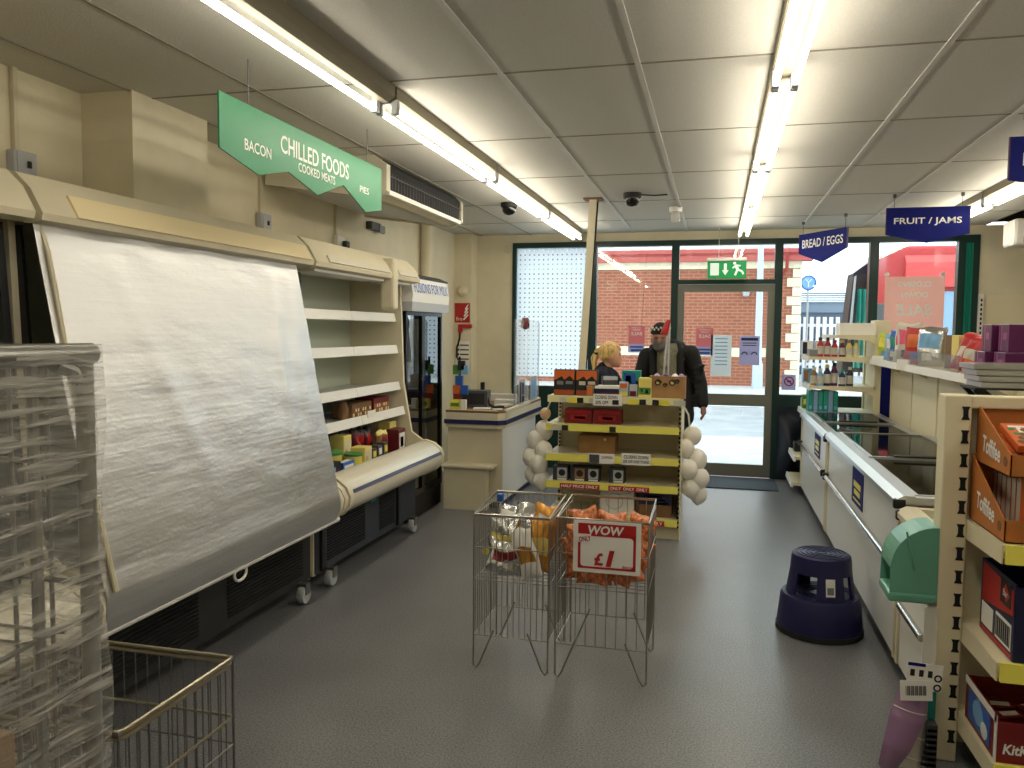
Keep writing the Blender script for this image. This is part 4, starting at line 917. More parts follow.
# slotted front edge strip of the right side
m_ = MB().box(gx1, gx1+.012, 6.33, 6.78, .0, 1.05)
for k in range(26): m_.box(gx1-.012, gx1+.003, 6.326, 6.331, .10+k*.037, .118+k*.037, 1)
m_.build('side_panel', ['shelf_cream', 'slot'], gd)
MB().box(gx0+.03, gx1-.03, 6.785, 6.805, .05, 1.07).build('back_panel', 'shelf_cream', gd)
MB().box(gx0+.02, gx1-.02, 6.37, 6.385, .0, .10).build('kick_plate', 'shelf_cream', gd)
LV = [1.115, .888, .643, .424, .165]
for i, z in enumerate(LV):
    x0_, x1_ = (gx0+.0, gx1-.004) if i == 0 else (gx0-.012, gx1-.008)
    s_ = MB().box(x0_, x1_, 6.31, 6.79 if i else 6.84, z-.022, z).build('shelf', 'shelf_cream', gd)
    MB().prism([(6.31, z-.052), (6.292, z-.050), (6.300, z+.004), (6.31, z+.004)], 'x', x0_, x1_).build('price_rail', 'yellow' if i else 'rail_pale', s_, label='yellow price rail' if i else 'pale price rail')
    if i:
        for xx in (gx0+.03, gx1-.04): MB().prism([(6.34, z-.03), (6.34, z-.02), (6.78, z-.02), (6.78, z-.09)], 'x', xx, xx+.006).build('bracket', 'shelf_cream', s_)
def shelf_card(label, x0, x1, z0, z1, y=6.284, lines=(), mt='paper', ink='ink', cat='shelf card'):
    m_ = MB().box(x0, x1, y, y+.003, z0, z1, 0)
    for body, fx, fz, fw, fh in lines: m_.text(body, (x0+(x1-x0)*fx, y, z0+(z1-z0)*fz), X, Z, w=(x1-x0)*fw, h=(z1-z0)*fh, mi=1, off=.001, bold=.02)
    return solo('shelf_card', m_, [mt, ink], label, cat)
CD = [('CLOSING DOWN', .5, .70, .84, .30), ('20% OFF EVERYTHING', .5, .30, .9, .26)]
shelf_card('white CLOSING DOWN card on the top rail of the centre gondola', -.93, -.705, 1.048, 1.14, lines=[('CLOSING DOWN', .45, .72, .78, .30), ('20% OFF', .30, .28, .45, .28)])
solo('card_badge', MB().rbox(-.78, -.73, 6.280, 6.283, 1.058, 1.095, .001), 'ink', 'black badge at the corner of the top CLOSING DOWN card', 'badge')
shelf_card('white CLOSING DOWN card on the third rail of the centre gondola', -.70, -.475, .588, .678, lines=CD)
shelf_card('grey and white offer card left of the third rail centre', -.96, -.755, .588, .668, lines=[('OFFER', .72, .62, .44, .26)], ink='red_dark')
solo('card_picture', MB().box(-.955, -.875, 6.281, 6.283, .591, .658), 'dgrey', 'dark printed square on the offer card of the third rail', 'badge')
HP = [('HALF PRICE  ONLY', .5, .5, .92, .55)]
shelf_card('red and cream price strip on the left of the fourth rail', -1.19, -.87, .376, .416, lines=[('HALF PRICE ONLY', .5, .5, .92, .6)], mt='red', ink='paper', cat='price strip')
shelf_card('red and cream price strip on the right of the fourth rail', -.80, -.48, .376, .416, lines=[('ONLY  ONLY  ONLY', .5, .5, .92, .6)], mt='red', ink='paper', cat='price strip')
shelf_card('red and cream price strip on the lowest rail', -.62, -.36, .117, .158, lines=[('ONLY  ONLY', .5, .5, .9, .6)], mt='red', ink='paper', cat='price strip')
for i, (x, z) in enumerate(((-1.20, 1.06), (-1.06, 1.06), (-.96, 1.06), (-.57, 1.06), (-.47, 1.06), (-.31, 1.06), (-1.27, .838), (-1.18, .838), (-.80, .838))):
    wd = .05 if i in (0, 1, 3, 4, 7, 8) else .09
    nm = ('far left of the top rail', 'second from left on the top rail', 'third from left on the top rail', 'right of centre on the top rail', 'fourth from left on the top rail', 'far right of the top rail', 'far left of the second rail', 'second on the second rail', 'centre of the second rail')[i]
    solo('price_ticket', MB().box(x, x+wd, 6.286, 6.289, z+.003, z+.045), 'ink' if i in (1, 3, 4, 8, 7) else 'ticket', ('black' if i in (1, 3, 4, 8, 7) else 'pale') + ' price ticket at the ' + nm, 'price ticket')
for x, nm in ((-1.13, 'under the second sunset box'), (-.66, 'under the blue box'), (-.43, 'under the kraft box')): solo('price_ticket', MB().box(x, x+.085, 6.286, 6.289, 1.063, 1.105), 'lemon', 'bright yellow price ticket on the top rail ' + nm, 'price ticket')
# goods on the gondola
def tea(lb, x, sh):
    m_ = MB().rbox(-.085, .085, -.05, .05, 0, .205, .003).box(-.082, .082, -.0515, -.05, .125, .20, 1).box(-.082, .082, -.0516, -.05, .005, .045, 2)
    m_.add([(-.075, -.052, .12), (-.02, -.052, .155), (.0, -.052, .125), (.045, -.052, .158), (.078, -.052, .12)], [(0, 1, 2), (2, 3, 4)], 3)
    m_.box(-.06, -.008, -.0522, -.05, .085, .115, sh).box(.012, .07, -.0522, -.05, .09, .115, sh)
    return local('printed_box', m_, ['ink', 'orange', 'orange_dark', 'black', 'grey', 'ticket'], lb, 'box', (x, 6.42, 1.115))
tea('dark box with an orange sunset print, farthest left on the gondola top', -1.18, 4)
tea('dark box with an orange sunset print, second from the left on the gondola top', -1.00, 5)
pack('small_carton', 'small tan carton in front of the second sunset box', 'carton', -.965, 6.345, 1.115, .055, .05, .085, ['kraft', 'orange'], 0, [(.2, .8, .2, .8, 1)])
pack('grey_gadget', 'grey handled gadget lying behind the flat navy box', 'gadget', -.84, 6.55, 1.115, .12, .10, .15, ['dgrey', 'grey_light', 'ink'], .3, [(.0, 1, .82, 1, 1), (.1, .9, .3, .5, 1)])
pack('navy_flat_box', 'flat navy box with white lid behind the CLOSING DOWN card', 'box', -.81, 6.43, 1.115, .24, .16, .082, ['navy', 'white', 'red_dark'], 0, [(.0, 1, .76, 1, 1), (.2, .9, .2, .35, 2), ('t', 0, 1, 0, 1, 1)])
pack('blue_box', 'bright blue and black box leaning at the back of the gondola top', 'box', -.655, 6.50, 1.115, .15, .08, .205, ['teal', 'blue', 'navy', 'blue_light'], 0, [(.1, .75, .35, .9, 1), (.2, .5, .5, .8, 3), (.75, .95, .35, .6, 2)])
pack('small_gift_pack', 'small orange and grey pack in front of the blue box', 'pack', -.70, 6.36, 1.115, .07, .05, .12, ['grey_light', 'orange', 'lemon'], 0, [(.1, .9, .6, .9, 1), (.1, .9, .1, .35, 2)])
pack('small_gift_pack', 'small maroon and grey pack right of the orange one', 'pack', -.625, 6.36, 1.115, .06, .05, .10, ['grey_light', 'maroon', 'purple'], 0, [(.1, .9, .1, .5, 1)])
pack('green_carton', 'cream and green patterned carton in the middle of the gondola top', 'carton', -.535, 6.40, 1.115, .10, .09, .155, ['butter', 'green', 'white', 'lemon'], 0, [(.05, .95, .15, .5, 1), (.2, .35, .3, .45, 2), (.55, .75, .2, .4, 2), (.2, .5, .7, .9, 3)])
kb = thing('party_box', 'open kraft box with a black scroll print at the right of the gondola top', 'box', (-.36, 6.44, 1.11))
m_ = MB().box(-.50, -.225, 6.36, 6.366, 1.11, 1.285).box(-.50, -.225, 6.514, 6.52, 1.11, 1.285).box(-.50, -.494, 6.366, 6.514, 1.11, 1.285).box(-.231, -.225, 6.366, 6.514, 1.11, 1.285).box(-.494, -.231, 6.366, 6.514, 1.11, 1.116); m_.build('box_shell', 'kraft', kb)
m_ = MB()
for cx_, cz_, rr in ((-.435, 1.235, .026), (-.325, 1.235, .028), (-.29, 1.245, .018), (-.38, 1.215, .016)):
    m_.tube([(cx_+rr*(1-.05*k)*math.cos(k*.7), 6.358, cz_+rr*(1-.05*k)*math.sin(k*.7)) for k in range(13)], .0045, 5)
m_.build('scroll_print', 'ink', kb)
m_ = MB()
for cx_, cz_ in ((-.435, 1.235), (-.325, 1.238)): m_.lathe([(0, 6.3585), (.014, 6.3585)], (cx_, 0, cz_), 12, axis='y')
m_.build('pale_dot_print', 'butter', kb)
for i, (x, rr, mt) in enumerate(((-.45, .03, 'lilac'), (-.38, .04, 'purple'), (-.31, .035, 'white'), (-.26, .03, 'lilac'))):
    solo('foil_tuft', MB().ell((x, 6.44, 1.255), rr, .045, .05, 12), mt, ('lilac tuft at the left', 'purple tuft under the clear post', 'white tuft right of the post', 'lilac tuft at the right') [i] + ' in the open kraft box', 'tuft', smooth=True)
pt = thing('acrylic_post', 'clear plastic posts with a red cap rising from the kraft box', 'decoration', (-.39, 6.44, 1.25))
MB().tube([(-.40, 6.44, 1.25), (-.385, 6.44, 1.50), (-.370, 6.44, 1.68)], .009, 8).tube([(-.365, 6.44, 1.25), (-.362, 6.44, 1.50), (-.360, 6.44, 1.70)], .009, 8).build('clear_strip', 'clear', pt, smooth=True)
MB().tube([(-.402, 6.44, 1.61), (-.392, 6.44, 1.65), (-.378, 6.44, 1.69), (-.366, 6.44, 1.725)], [.030, .028, .022, .014], 12).build('red_cap', 'red', pt, smooth=True)
def redpack(lb, x): pack('red_gift_box', lb, 'box', x, 6.47, .888, .225, .16, .115, ['red_dark', 'red', 'ticket'], 0, [(.05, .95, .7, .95, 1), (.2, .8, .25, .6, 1), (.35, .75, .33, .5, 2)])
redpack('red gift box on the second shelf of the gondola, the left one', -1.065); redpack('red gift box on the second shelf of the gondola, the right one', -.835)
pack('kraft_box', 'plain kraft box standing alone on the third shelf', 'box', -.92, 6.55, .643, .30, .22, .145, ['kraft', 'butter'], 0, [('o', .72, .8, .012, 1)])
for i, (x, k) in enumerate(((-1.20, 1), (-1.055, 2), (-.945, 1), (-.745, 1))):
    pack('mug_box', 'small dark pictured box on the fourth shelf, ' + ('first from left', 'second from left', 'third from left', 'the separate one on the right')[i], 'box', x, 6.42, .424, .125, .12, .115, ['base_blue', 'grey_light', 'ink', 'kraft', 'white'], 0, [(.28, .92, .2, .9, 1 if k == 1 else 3), ('o', .6, .55, .028, 2), (.3, .9, .04, .16, 4)], 'boxed mugs on the fourth shelf')
pack('white_carton', 'white carton with a faint ring print on the bottom shelf', 'carton', -.74, 6.50, .165, .27, .24, .215, ['white', 'ticket', 'grey_light'], 0, [(.05, .95, .93, .96, 2)])
solo('ring_print', MB().tube([(-.76+.065*math.cos(k*PI/12), 6.379, .275+.065*math.sin(k*PI/12)) for k in range(24)], .004, 5, closed=True), 'grey_light', 'faint grey ring printed on the white carton on the bottom shelf', 'print')
pack('chocolate_carton', 'dark purple and brown carton at the right of the bottom shelf', 'carton', -.44, 6.50, .165, .26, .24, .235, ['kraft_dark', 'navy', 'purple_light', 'butter'], 0, [(0, 1, .42, 1, 1), (.3, .8, .55, .62, 2), (.2, .7, .68, .74, 3), (.5, .9, .45, .5, 2)])

# balloons tied to both ends of the gondola
def balloon(lb, x, y, z, r, mt='balloon', tilt=.3, grp=None):
    m_ = MB().ell((0, 0, 0), r*.92, r*.92, r*1.08, 20)
    for v in m_.v:
        if v.z < 0: k = 1-.22*(-v.z/r)**2; v.x *= k; v.y *= k
    m_.lathe([(.004, -r*1.06), (.012, -r*1.14), (0, -r*1.14)], n=8)
    return local('balloon', m_, mt, lb, 'balloon', (x, y, z), rx=tilt, ry=tilt*.7, group=grp, smooth=True, ang=1.2)
ordn = ('topmost', 'second from the top', 'third from the top', 'fourth from the top', 'fifth from the top', 'sixth from the top', 'lowest')
for i, (x, y, z, r) in enumerate(((-1.375, 6.52, .80, .085), (-1.44, 6.50, .72, .085), (-1.36, 6.46, .645, .08), (-1.47, 6.50, .575, .085), (-1.40, 6.44, .53, .085), (-1.45, 6.50, .435, .085), (-1.38, 6.46, .40, .085))):
    balloon('white balloon at the left end of the gondola, ' + ordn[i], x, y, z, r, tilt=.4*math.sin(i*2), grp='balloons at the left end of the gondola')
balloon('peach balloon scrap above the white ones at the left end', -1.36, 6.5, .945, .05, 'balloon_peach')
for i, (x, y, z, r) in enumerate(((-.17, 6.55, .80, .08), (-.215, 6.50, .705, .075), (-.125, 6.52, .62, .085), (-.19, 6.45, .545, .08), (-.105, 6.50, .47, .085), (-.17, 6.48, .40, .085), (-.11, 6.52, .335, .075))):
    balloon('white balloon at the right end of the gondola, ' + ordn[i], x, y, z, r, tilt=.4*math.sin(i*2+1), grp='balloons at the right end of the gondola')
solo('balloon_ribbon', MB().tube([(-.24, 6.45, 1.05), (-.20, 6.47, .98), (-.19, 6.5, .88)], .008, 6), 'white', 'white ribbon tying balloons to the right end of the gondola', 'ribbon')
solo('balloon_ribbon', MB().tube([(-1.31, 6.45, 1.05), (-1.34, 6.47, .98), (-1.35, 6.5, .88)], .008, 6), 'white', 'white ribbon tying balloons to the left end of the gondola', 'ribbon')
# power pole from ceiling down behind the gondola
pp = thing('power_pole', 'cream power pole from ceiling to floor behind the gondola', 'pole', (-1.17, 6.95, 0))
MB().prism([(-1.225, .0), (-1.165, .0), (-1.02, CZ), (-1.08, CZ)], 'y', 6.90, 6.95).build('pole_channel', 'wall', pp)
MB().box(-1.13, -.97, 6.86, 7.0, CZ-.012, CZ).build('ceiling_plate', 'kraft_dark', pp)
MB().tube([(-1.16, 6.93, .1), (-1.013, 6.93, CZ-.02)], .007, 6).build('pole_cable', 'ink', pp)

# ================================================================== people
def ball(m_, c, r, rx=1, ry=1, rz=1): m_.ell(c, r*rx, r*ry, r*rz, 16)
def hand(m_, p, fwd, side, s=1.):
    # palm, four bent fingers of unequal length and a thumb leaving the palm's side
    p, f_, sd = Vector(p), Vector(fwd).normalized(), Vector(side).normalized(); up = f_.cross(sd)
    m_.cap(p, .026*s, p+f_*.055*s, .030*s)
    for k, (o_, L_) in enumerate(((-.027, .062), (-.009, .072), (.009, .068), (.026, .052))):
        a_ = p+f_*.065*s+sd*o_*s; b_ = a_+f_*L_*.5*s+up*.006; c_ = b_+f_*L_*.42*s+up*.022*s
        m_.cap(a_, .0092*s, b_, .0088*s, 8).cap(b_, .0088*s, c_, .0075*s, 8)
    a_ = p+f_*.015*s-sd*.026*s; m_.cap(a_, .012*s, a_+f_*.035*s-sd*.022*s+up*.012, .0105*s, 8).cap(a_+f_*.035*s-sd*.022*s+up*.012, .0105*s, a_+f_*.062*s-sd*.018*s+up*.024, .0085*s, 8)
man = thing('person', 'man in black coat, patterned beanie and grey face covering, standing with head bowed', 'person', (-.44, 8.25, 0))
hc = Vector((-.545, 8.14, 1.565))
b_ = MB()
ball(b_, hc, .1, .80, .96, 1.14); ball(b_, hc+Vector((0, -.03, -.055)), .07, .86, .9, .95); b_.cap((hc.x, 8.20, 1.50), .058, (-.50, 8.26, 1.40), .064)
b_.cap(hc+Vector((0, -.096, .0)), .014, hc+Vector((0, -.118, -.035)), .018)               # nose
for sx in (-1, 1):
    ball(b_, hc+Vector((sx*.085, .01, -.01)), .03, .35, .7, 1.1)                          # ear
    b_.cap(hc+Vector((sx*.045, -.086, .018)), .014, hc+Vector((sx*.015, -.092, .022)), .012)  # brow
b_.cap((-.47, 8.28, 1.40), .13, (-.46, 8.27, 1.05), .14); b_.cap((-.60, 8.28, 1.38), .07, (-.32, 8.27, 1.39), .07)
b_.cap((-.46, 8.27, 1.02), .15, (-.46, 8.27, .93), .15)
for sx, hx in ((-1, -.56), (1, -.36)):
    b_.cap((hx, 8.27, .92), .085, (hx-.005, 8.25, .50), .058).cap((hx-.005, 8.25, .50), .058, (hx, 8.28, .10), .04).cap((hx, 8.29, .05), .042, (hx+sx*.02, 8.13, .04), .036)
b_.cap((-.69, 8.28, 1.36), .06, (-.755, 8.26, 1.08), .046).cap((-.755, 8.26, 1.08), .044, (-.66, 8.06, 1.02), .032)
b_.cap((-.25, 8.27, 1.40), .06, (-.165, 8.28, 1.10), .046).cap((-.165, 8.28, 1.10), .044, (-.115, 8.20, .90), .032)
hand(b_, (-.112, 8.19, .89), (.05, -.12, -1), (-.2, -1, .1)); hand(b_, (-.65, 8.04, 1.02), (.8, -.6, -.1), (.2, .3, 1))
fuse('body', b_, 'skin_dark', man, .0085, 3)
c_ = MB()
c_.cap((-.47, 8.28, 1.36), .165, (-.46, 8.275, 1.08), .17); c_.cap((-.63, 8.29, 1.385), .088, (-.31, 8.28, 1.415), .088)
c_.cap((-.47, 8.30, 1.48), .085, (-.40, 8.33, 1.46), .09); c_.cap((-.58, 8.31, 1.46), .07, (-.36, 8.31, 1.47), .07)
c_.cap((-.55, 8.27, 1.10), .14, (-.57, 8.26, .80), .135); c_.cap((-.37, 8.27, 1.10), .14, (-.34, 8.26, .79), .145); c_.cap((-.46, 8.30, 1.10), .14, (-.46, 8.30, .80), .14)
c_.cap((-.68, 8.29, 1.38), .092, (-.765, 8.26, 1.08), .075).cap((-.765, 8.26, 1.08), .075, (-.68, 8.09, 1.025), .058)
c_.cap((-.25, 8.28, 1.41), .094, (-.155, 8.285, 1.10), .08).cap((-.155, 8.285, 1.10), .08, (-.12, 8.215, .925), .06)
# collar and lapels stand proud of the chest
c_.cap((-.62, 8.165, 1.44), .035, (-.59, 8.115, 1.05), .04).cap((-.35, 8.16, 1.46), .038, (-.34, 8.11, 1.02), .045).cap((-.62, 8.2, 1.47), .04, (-.58, 8.30, 1.50), .045).cap((-.36, 8.2, 1.49), .04, (-.40, 8.30, 1.51), .05)
for k in range(9): c_.cap((-.12-.012*k % .05, 8.20+.02*(k % 3), 1.30-.045*k), .018, (-.21+.01*(k % 3), 8.20, 1.26-.045*k), .02)
fuse('coat', c_, 'jacket_black', man, .011, 2)
h_ = MB(); h_.cap((-.475, 8.175, 1.40), .105, (-.465, 8.165, 1.05), .12); h_.cap((-.535, 8.14, 1.44), .04, (-.50, 8.07, 1.30), .03).cap((-.40, 8.14, 1.45), .04, (-.47, 8.07, 1.30), .03).cap((-.56, 8.2, 1.46), .05, (-.40, 8.2, 1.47), .05)
fuse('hooded_top', h_, 'hoodie', man, .01, 3)
t_ = MB(); t_.cap((-.46, 8.27, .98), .16, (-.46, 8.27, .92), .16)
for hx in (-.56, -.36): t_.cap((hx, 8.27, .90), .098, (hx, 8.25, .50), .075).cap((hx, 8.25, .50), .075, (hx, 8.28, .10), .06)
fuse('trousers', t_, 'trouser', man, .012, 3)
for hx, sx in ((-.56, -1), (-.36, 1)):
    s_ = MB(); s_.cap((hx, 8.31, .055), .054, (hx+sx*.015, 8.12, .045), .044).cap((hx, 8.30, .09), .05, (hx, 8.30, .12), .05); fuse('shoe', s_, 'black', man, .01, 3)
k_ = MB(); ball(k_, hc+Vector((0, .012, .055)), .1, .92, 1.06, 1.10); o = k_.build('beanie', 'beanie', man, smooth=True)
me_ = o.data; bm = bmesh.new(); bm.from_mesh(me_); off_ = OFF[o.name]
bmesh.ops.bisect_plane(bm, geom=bm.verts[:]+bm.edges[:]+bm.faces[:], plane_co=hc+Vector((0, 0, .045))-off_, plane_no=(0, .12, 1), clear_inner=True); bm.to_mesh(me_); bm.free()
r_ = MB(); r_.lathe([(.088, -.018), (.094, -.016), (.096, .01), (.092, .016), (.088, .012)], n=28, mi=0)
for k in range(14):
    a_ = -PI/2+(k-6.5)*.24; z_ = .03+.018*(k % 2)
    r_.ell((.094*math.cos(a_), .1*math.sin(a_)+.0, z_), .010, .006, .012, 8, 1)
r_.xf(Matrix.Translation(hc+Vector((0, .012, .058))) @ Matrix.Diagonal((1, 1.12, 1, 1)))
r_.build('beanie_pattern', ['beanie', 'ticket'], o, smooth=True)
m_ = MB(); ball(m_, hc+Vector((0, -.038, -.062)), .075, .98, .98, .92); m_.cap(hc+Vector((0, -.085, -.035)), .03, hc+Vector((0, -.08, -.09)), .035); fuse('face_mask', m_, 'mask_grey', man, .008, 3)
for sx in (-1, 1): MB().ell(hc+Vector((sx*.032, -.088, .004)), .010, .006, .007, 10).build('eye', 'ink', man, smooth=True)

wo = thing('person', 'woman with blonde ponytail and navy top, seen in profile behind the gondola', 'person', (-1.06, 7.9, 0))
hc = Vector((-1.03, 7.9, 1.415)); b_ = MB()
ball(b_, hc, .1, .98, .80, 1.10); ball(b_, hc+Vector((.035, 0, -.06)), .068, .92, .85, .9); b_.cap(hc+Vector((-.03, 0, -.08)), .05, (-1.085, 7.9, 1.24), .058)
b_.cap(hc+Vector((.088, 0, -.005)), .012, hc+Vector((.100, 0, -.03)), .013); b_.cap(hc+Vector((.09, 0, -.062)), .014, hc+Vector((.088, 0, -.072)), .014); ball(b_, hc+Vector((.072, 0, -.098)), .026)
for sy in (-1, 1): ball(b_, hc+Vector((-.005, sy*.082, -.02)), .028, .7, .35, 1.1)
b_.cap((-1.10, 7.9, 1.20), .10, (-1.09, 7.9, .92), .115); b_.cap((-1.10, 7.78, 1.21), .058, (-1.10, 8.02, 1.21), .058); b_.cap((-1.09, 7.9, .90), .13, (-1.09, 7.9, .82), .135)
for hy in (7.81, 7.99): b_.cap((-1.09, hy, .80), .082, (-1.08, hy, .44), .056).cap((-1.08, hy, .44), .055, (-1.10, hy, .09), .036).cap((-1.11, hy, .045), .038, (-.97, hy, .035), .03)
for hy, hand_y in ((7.75, 7.80), (8.05, 7.98)):
    b_.cap((-1.10, hy, 1.20), .05, (-1.04, hy-.01, .98), .04).cap((-1.04, hy-.01, .98), .038, (-.84, hand_y, 1.0), .028); hand(b_, (-.83, hand_y, 1.0), (1, 0, -.15), (0, 1, 0), .9)
fuse('body', b_, 'skin', wo, .0085, 3)
c_ = MB(); c_.cap((-1.10, 7.9, 1.20), .122, (-1.09, 7.9, .88), .145).cap((-1.04, 7.9, 1.19), .095, (-.97, 7.9, 1.05), .10).cap((-1.10, 7.79, 1.225), .075, (-1.10, 8.01, 1.225), .075).cap((-1.10, 7.9, 1.28), .068, (-1.105, 7.9, 1.24), .085).cap((-1.0, 7.9, 1.12), .07, (-1.0, 7.9, .95), .085)
for hy, hand_y in ((7.75, 7.80), (8.05, 7.98)): c_.cap((-1.10, hy, 1.21), .072, (-1.035, hy-.01, .98), .06).cap((-1.035, hy-.01, .98), .058, (-.87, hand_y, 1.0), .044)
fuse('navy_top', c_, 'cardigan', wo, .011, 3)
t_ = MB(); t_.cap((-1.09, 7.9, .90), .145, (-1.09, 7.9, .82), .145)
for hy in (7.81, 7.99): t_.cap((-1.09, hy, .80), .094, (-1.08, hy, .44), .068).cap((-1.08, hy, .44), .068, (-1.10, hy, .10), .05)
fuse('trousers', t_, 'trouser', wo, .012, 3)
for hy in (7.81, 7.99): s_ = MB(); s_.cap((-1.11, hy, .05), .048, (-.96, hy, .04), .04); fuse('shoe', s_, 'black', wo, .01, 3)
h_ = MB(); ball(h_, hc+Vector((-.024, 0, .022)), .108, .98, .90, 1.04); h_.cap(hc+Vector((.03, 0, .085)), .04, hc+Vector((.075, 0, .055)), .026); ball(h_, hc+Vector((-.11, 0, .03)), .045)
h_.cap(hc+Vector((-.125, 0, .03)), .038, hc+Vector((-.165, -.01, -.04)), .036).cap(hc+Vector((-.165, -.01, -.04)), .036, hc+Vector((-.16, -.02, -.16)), .018)
for sy in (-1, 1): h_.cap(hc+Vector((.02, sy*.07, .04)), .024, hc+Vector((-.07, sy*.06, -.03)), .03)
fuse('hair', h_, 'blonde', wo, .008, 2)
wo.location.x += .03; wo.location.z -= .012
MB().lathe([(.030, -.012), (.040, -.012), (.040, .012), (.030, .012)], hc+Vector((-.138, -.003, .01)), 14).build('hair_tie', 'ink', wo, smooth=True)
for sy in (-1, 1): MB().ell(hc+Vector((.084, sy*.032, .004)), .006, .010, .007, 10).build('eye', 'ink', wo, smooth=True)

# ================================================================== posters and notices on the glass
def glass_sheet(name, label, cat, x0, x1, z0, z1, mt, y=9.398, lines=(), ink='sheet_pale', deco=(), mirror=True):
    r = thing(name, label, cat, ((x0+x1)/2, y, z0))
    MB().box(x0, x1, y, y+.0015, z0, z1).build('sheet', mt, r)
    m_ = MB()
    for body, fz, fw, fh, sk in lines:
        MB().text(body, ((x0+x1)/2, y-.0015, z0+(z1-z0)*fz), -X if mirror else X, Z, w=(x1-x0)*fw, h=(z1-z0)*fh, shear=sk, bold=.03, off=0).build('print_line', ink, r)
    for q in deco: m_.box(x0+(x1-x0)*q[0], x0+(x1-x0)*q[1], y-.002, y-.001, z0+(z1-z0)*q[2], z0+(z1-z0)*q[3])
    if m_.v: m_.build('print', ink, r)
    return r
SALE = [('CLOSING', .86, .56, .11, 0), ('DOWN', .66, .44, .11, 0), ('SALE', .38, .62, .22, .15)]
big = glass_sheet('sale_poster', 'large faded pink CLOSING DOWN SALE poster in the right hand window', 'poster', 1.73, 2.31, 1.67, 2.24, 'sheet_pink', y=9.36, lines=SALE, ink='white_text')
for xx in (1.745, 2.29): MB().lathe([(0, 9.352), (.02, 9.352), (.024, 9.36), (0, 9.36)], (xx, 0, 2.265), 12, axis='y').build('suction_cup', 'white', big)
SL = [('CLOSING', .90, .6, .08, 0), ('DOWN', .77, .45, .08, 0), ('SALE', .56, .72, .18, .1)]
for i, (x0, lb) in enumerate(((-.99, 'small red and lilac sale poster in the window, between the two people'), (-.225, 'small red and lilac sale poster on the door glass behind the man'))):
    q = glass_sheet('sale_poster', lb, 'poster', x0, x0+.185, 1.49 if i == 0 else 1.47, 1.70 if i == 0 else 1.68, 'sheet_red', y=9.37 if i == 0 else 9.366, lines=SL, ink='white_text')
    z_ = 1.49 if i == 0 else 1.47; yy = 9.37 if i == 0 else 9.366
    MB().box(x0, x0+.185, yy, yy+.0015, z_-.10, z_).build('lower_sheet', 'sheet_lilac', q)
    MB().box(x0+.02, x0+.165, yy-.001, yy, z_-.045, z_-.025).box(x0+.03, x0+.155, yy-.001, yy, z_-.085, z_-.06).build('lower_print', 'blue', q)
glass_sheet('door_notice', 'tall white printed notice on the door glass', 'notice', -.06, .165, 1.14, 1.60, 'sheet_white', y=9.366, ink='blue_light', deco=[(.2, .8, .90-.09*k, .925-.09*k) for k in range(8)])
fm = glass_sheet('door_notice', 'lilac notice with two drawn faces on the door glass', 'notice', .25, .465, 1.27, 1.595, 'sheet_lilac', y=9.366, ink='navy', deco=[(.08, .92, .84, .93), (.15, .85, .74, .77), (.15, .85, .66, .69)])
m_ = MB()
for cx_ in (.305, .41): m_.tube([(cx_+.028*math.cos(PI*k/8), 9.3645, 1.385+.028*math.sin(PI*k/8)) for k in range(9)], .006, 5)
m_.build('face_drawing', 'navy', fm)
ns = thing('warning_sticker', 'red crossed circle sticker in the lower corner of the window by the door', 'sticker', (.78, 9.36, 1.0))
MB().box(.715, .86, 9.396, 9.398, 1.0, 1.17).build('sheet', 'sheet_lilac', ns)
m_ = MB().lathe([(.040, 9.394), (.054, 9.394)], (.79, 0, 1.095), 24, axis='y'); v = Vector((.04, -.04)); m_.add([(.79-.043, 9.394, 1.095+.032), (.79-.033, 9.394, 1.095+.042), (.79+.043, 9.394, 1.095-.032), (.79+.033, 9.394, 1.095-.042)], [(0, 1, 2, 3)])
m_.build('crossed_circle', 'red', ns)
MB().box(.77, .81, 9.3945, 9.3955, 1.085, 1.105).build('pictogram', 'ink', ns)
solo('teal_reflection', MB().grid(lambda u, v: (2.30+.08*u+.012*math.sin(14*u), 9.32+.01*math.sin(20*u), 1.55+1.05*v) if 0 else (2.485+.07*u, 9.318+.008*math.sin(18*u), 1.2+1.38*v), 12, 4), 'reflection_teal', 'bright teal reflection painted as a strip on the right window frame', 'reflection', smooth=True)  # reflection on the frame return, put in as a teal coloured strip
solo('door_mat', MB().rbox(-.30, .66, 8.62, 9.30, 0, .012, .004), 'mat', 'grey blue door mat in front of the door', 'mat')
nb = MB().grid(lambda u, v: (.68+.24*u, 9.325-.14*math.sin(PI*u)*math.sin(PI*min(1, v*1.1+.05))-.012*math.sin(9*v+6*u), .02+.80*v), 14, 24)
solo('navy_bag', nb, 'riser_navy', 'creased navy bag slumped against the green panel right of the door', 'bag', smooth=True)

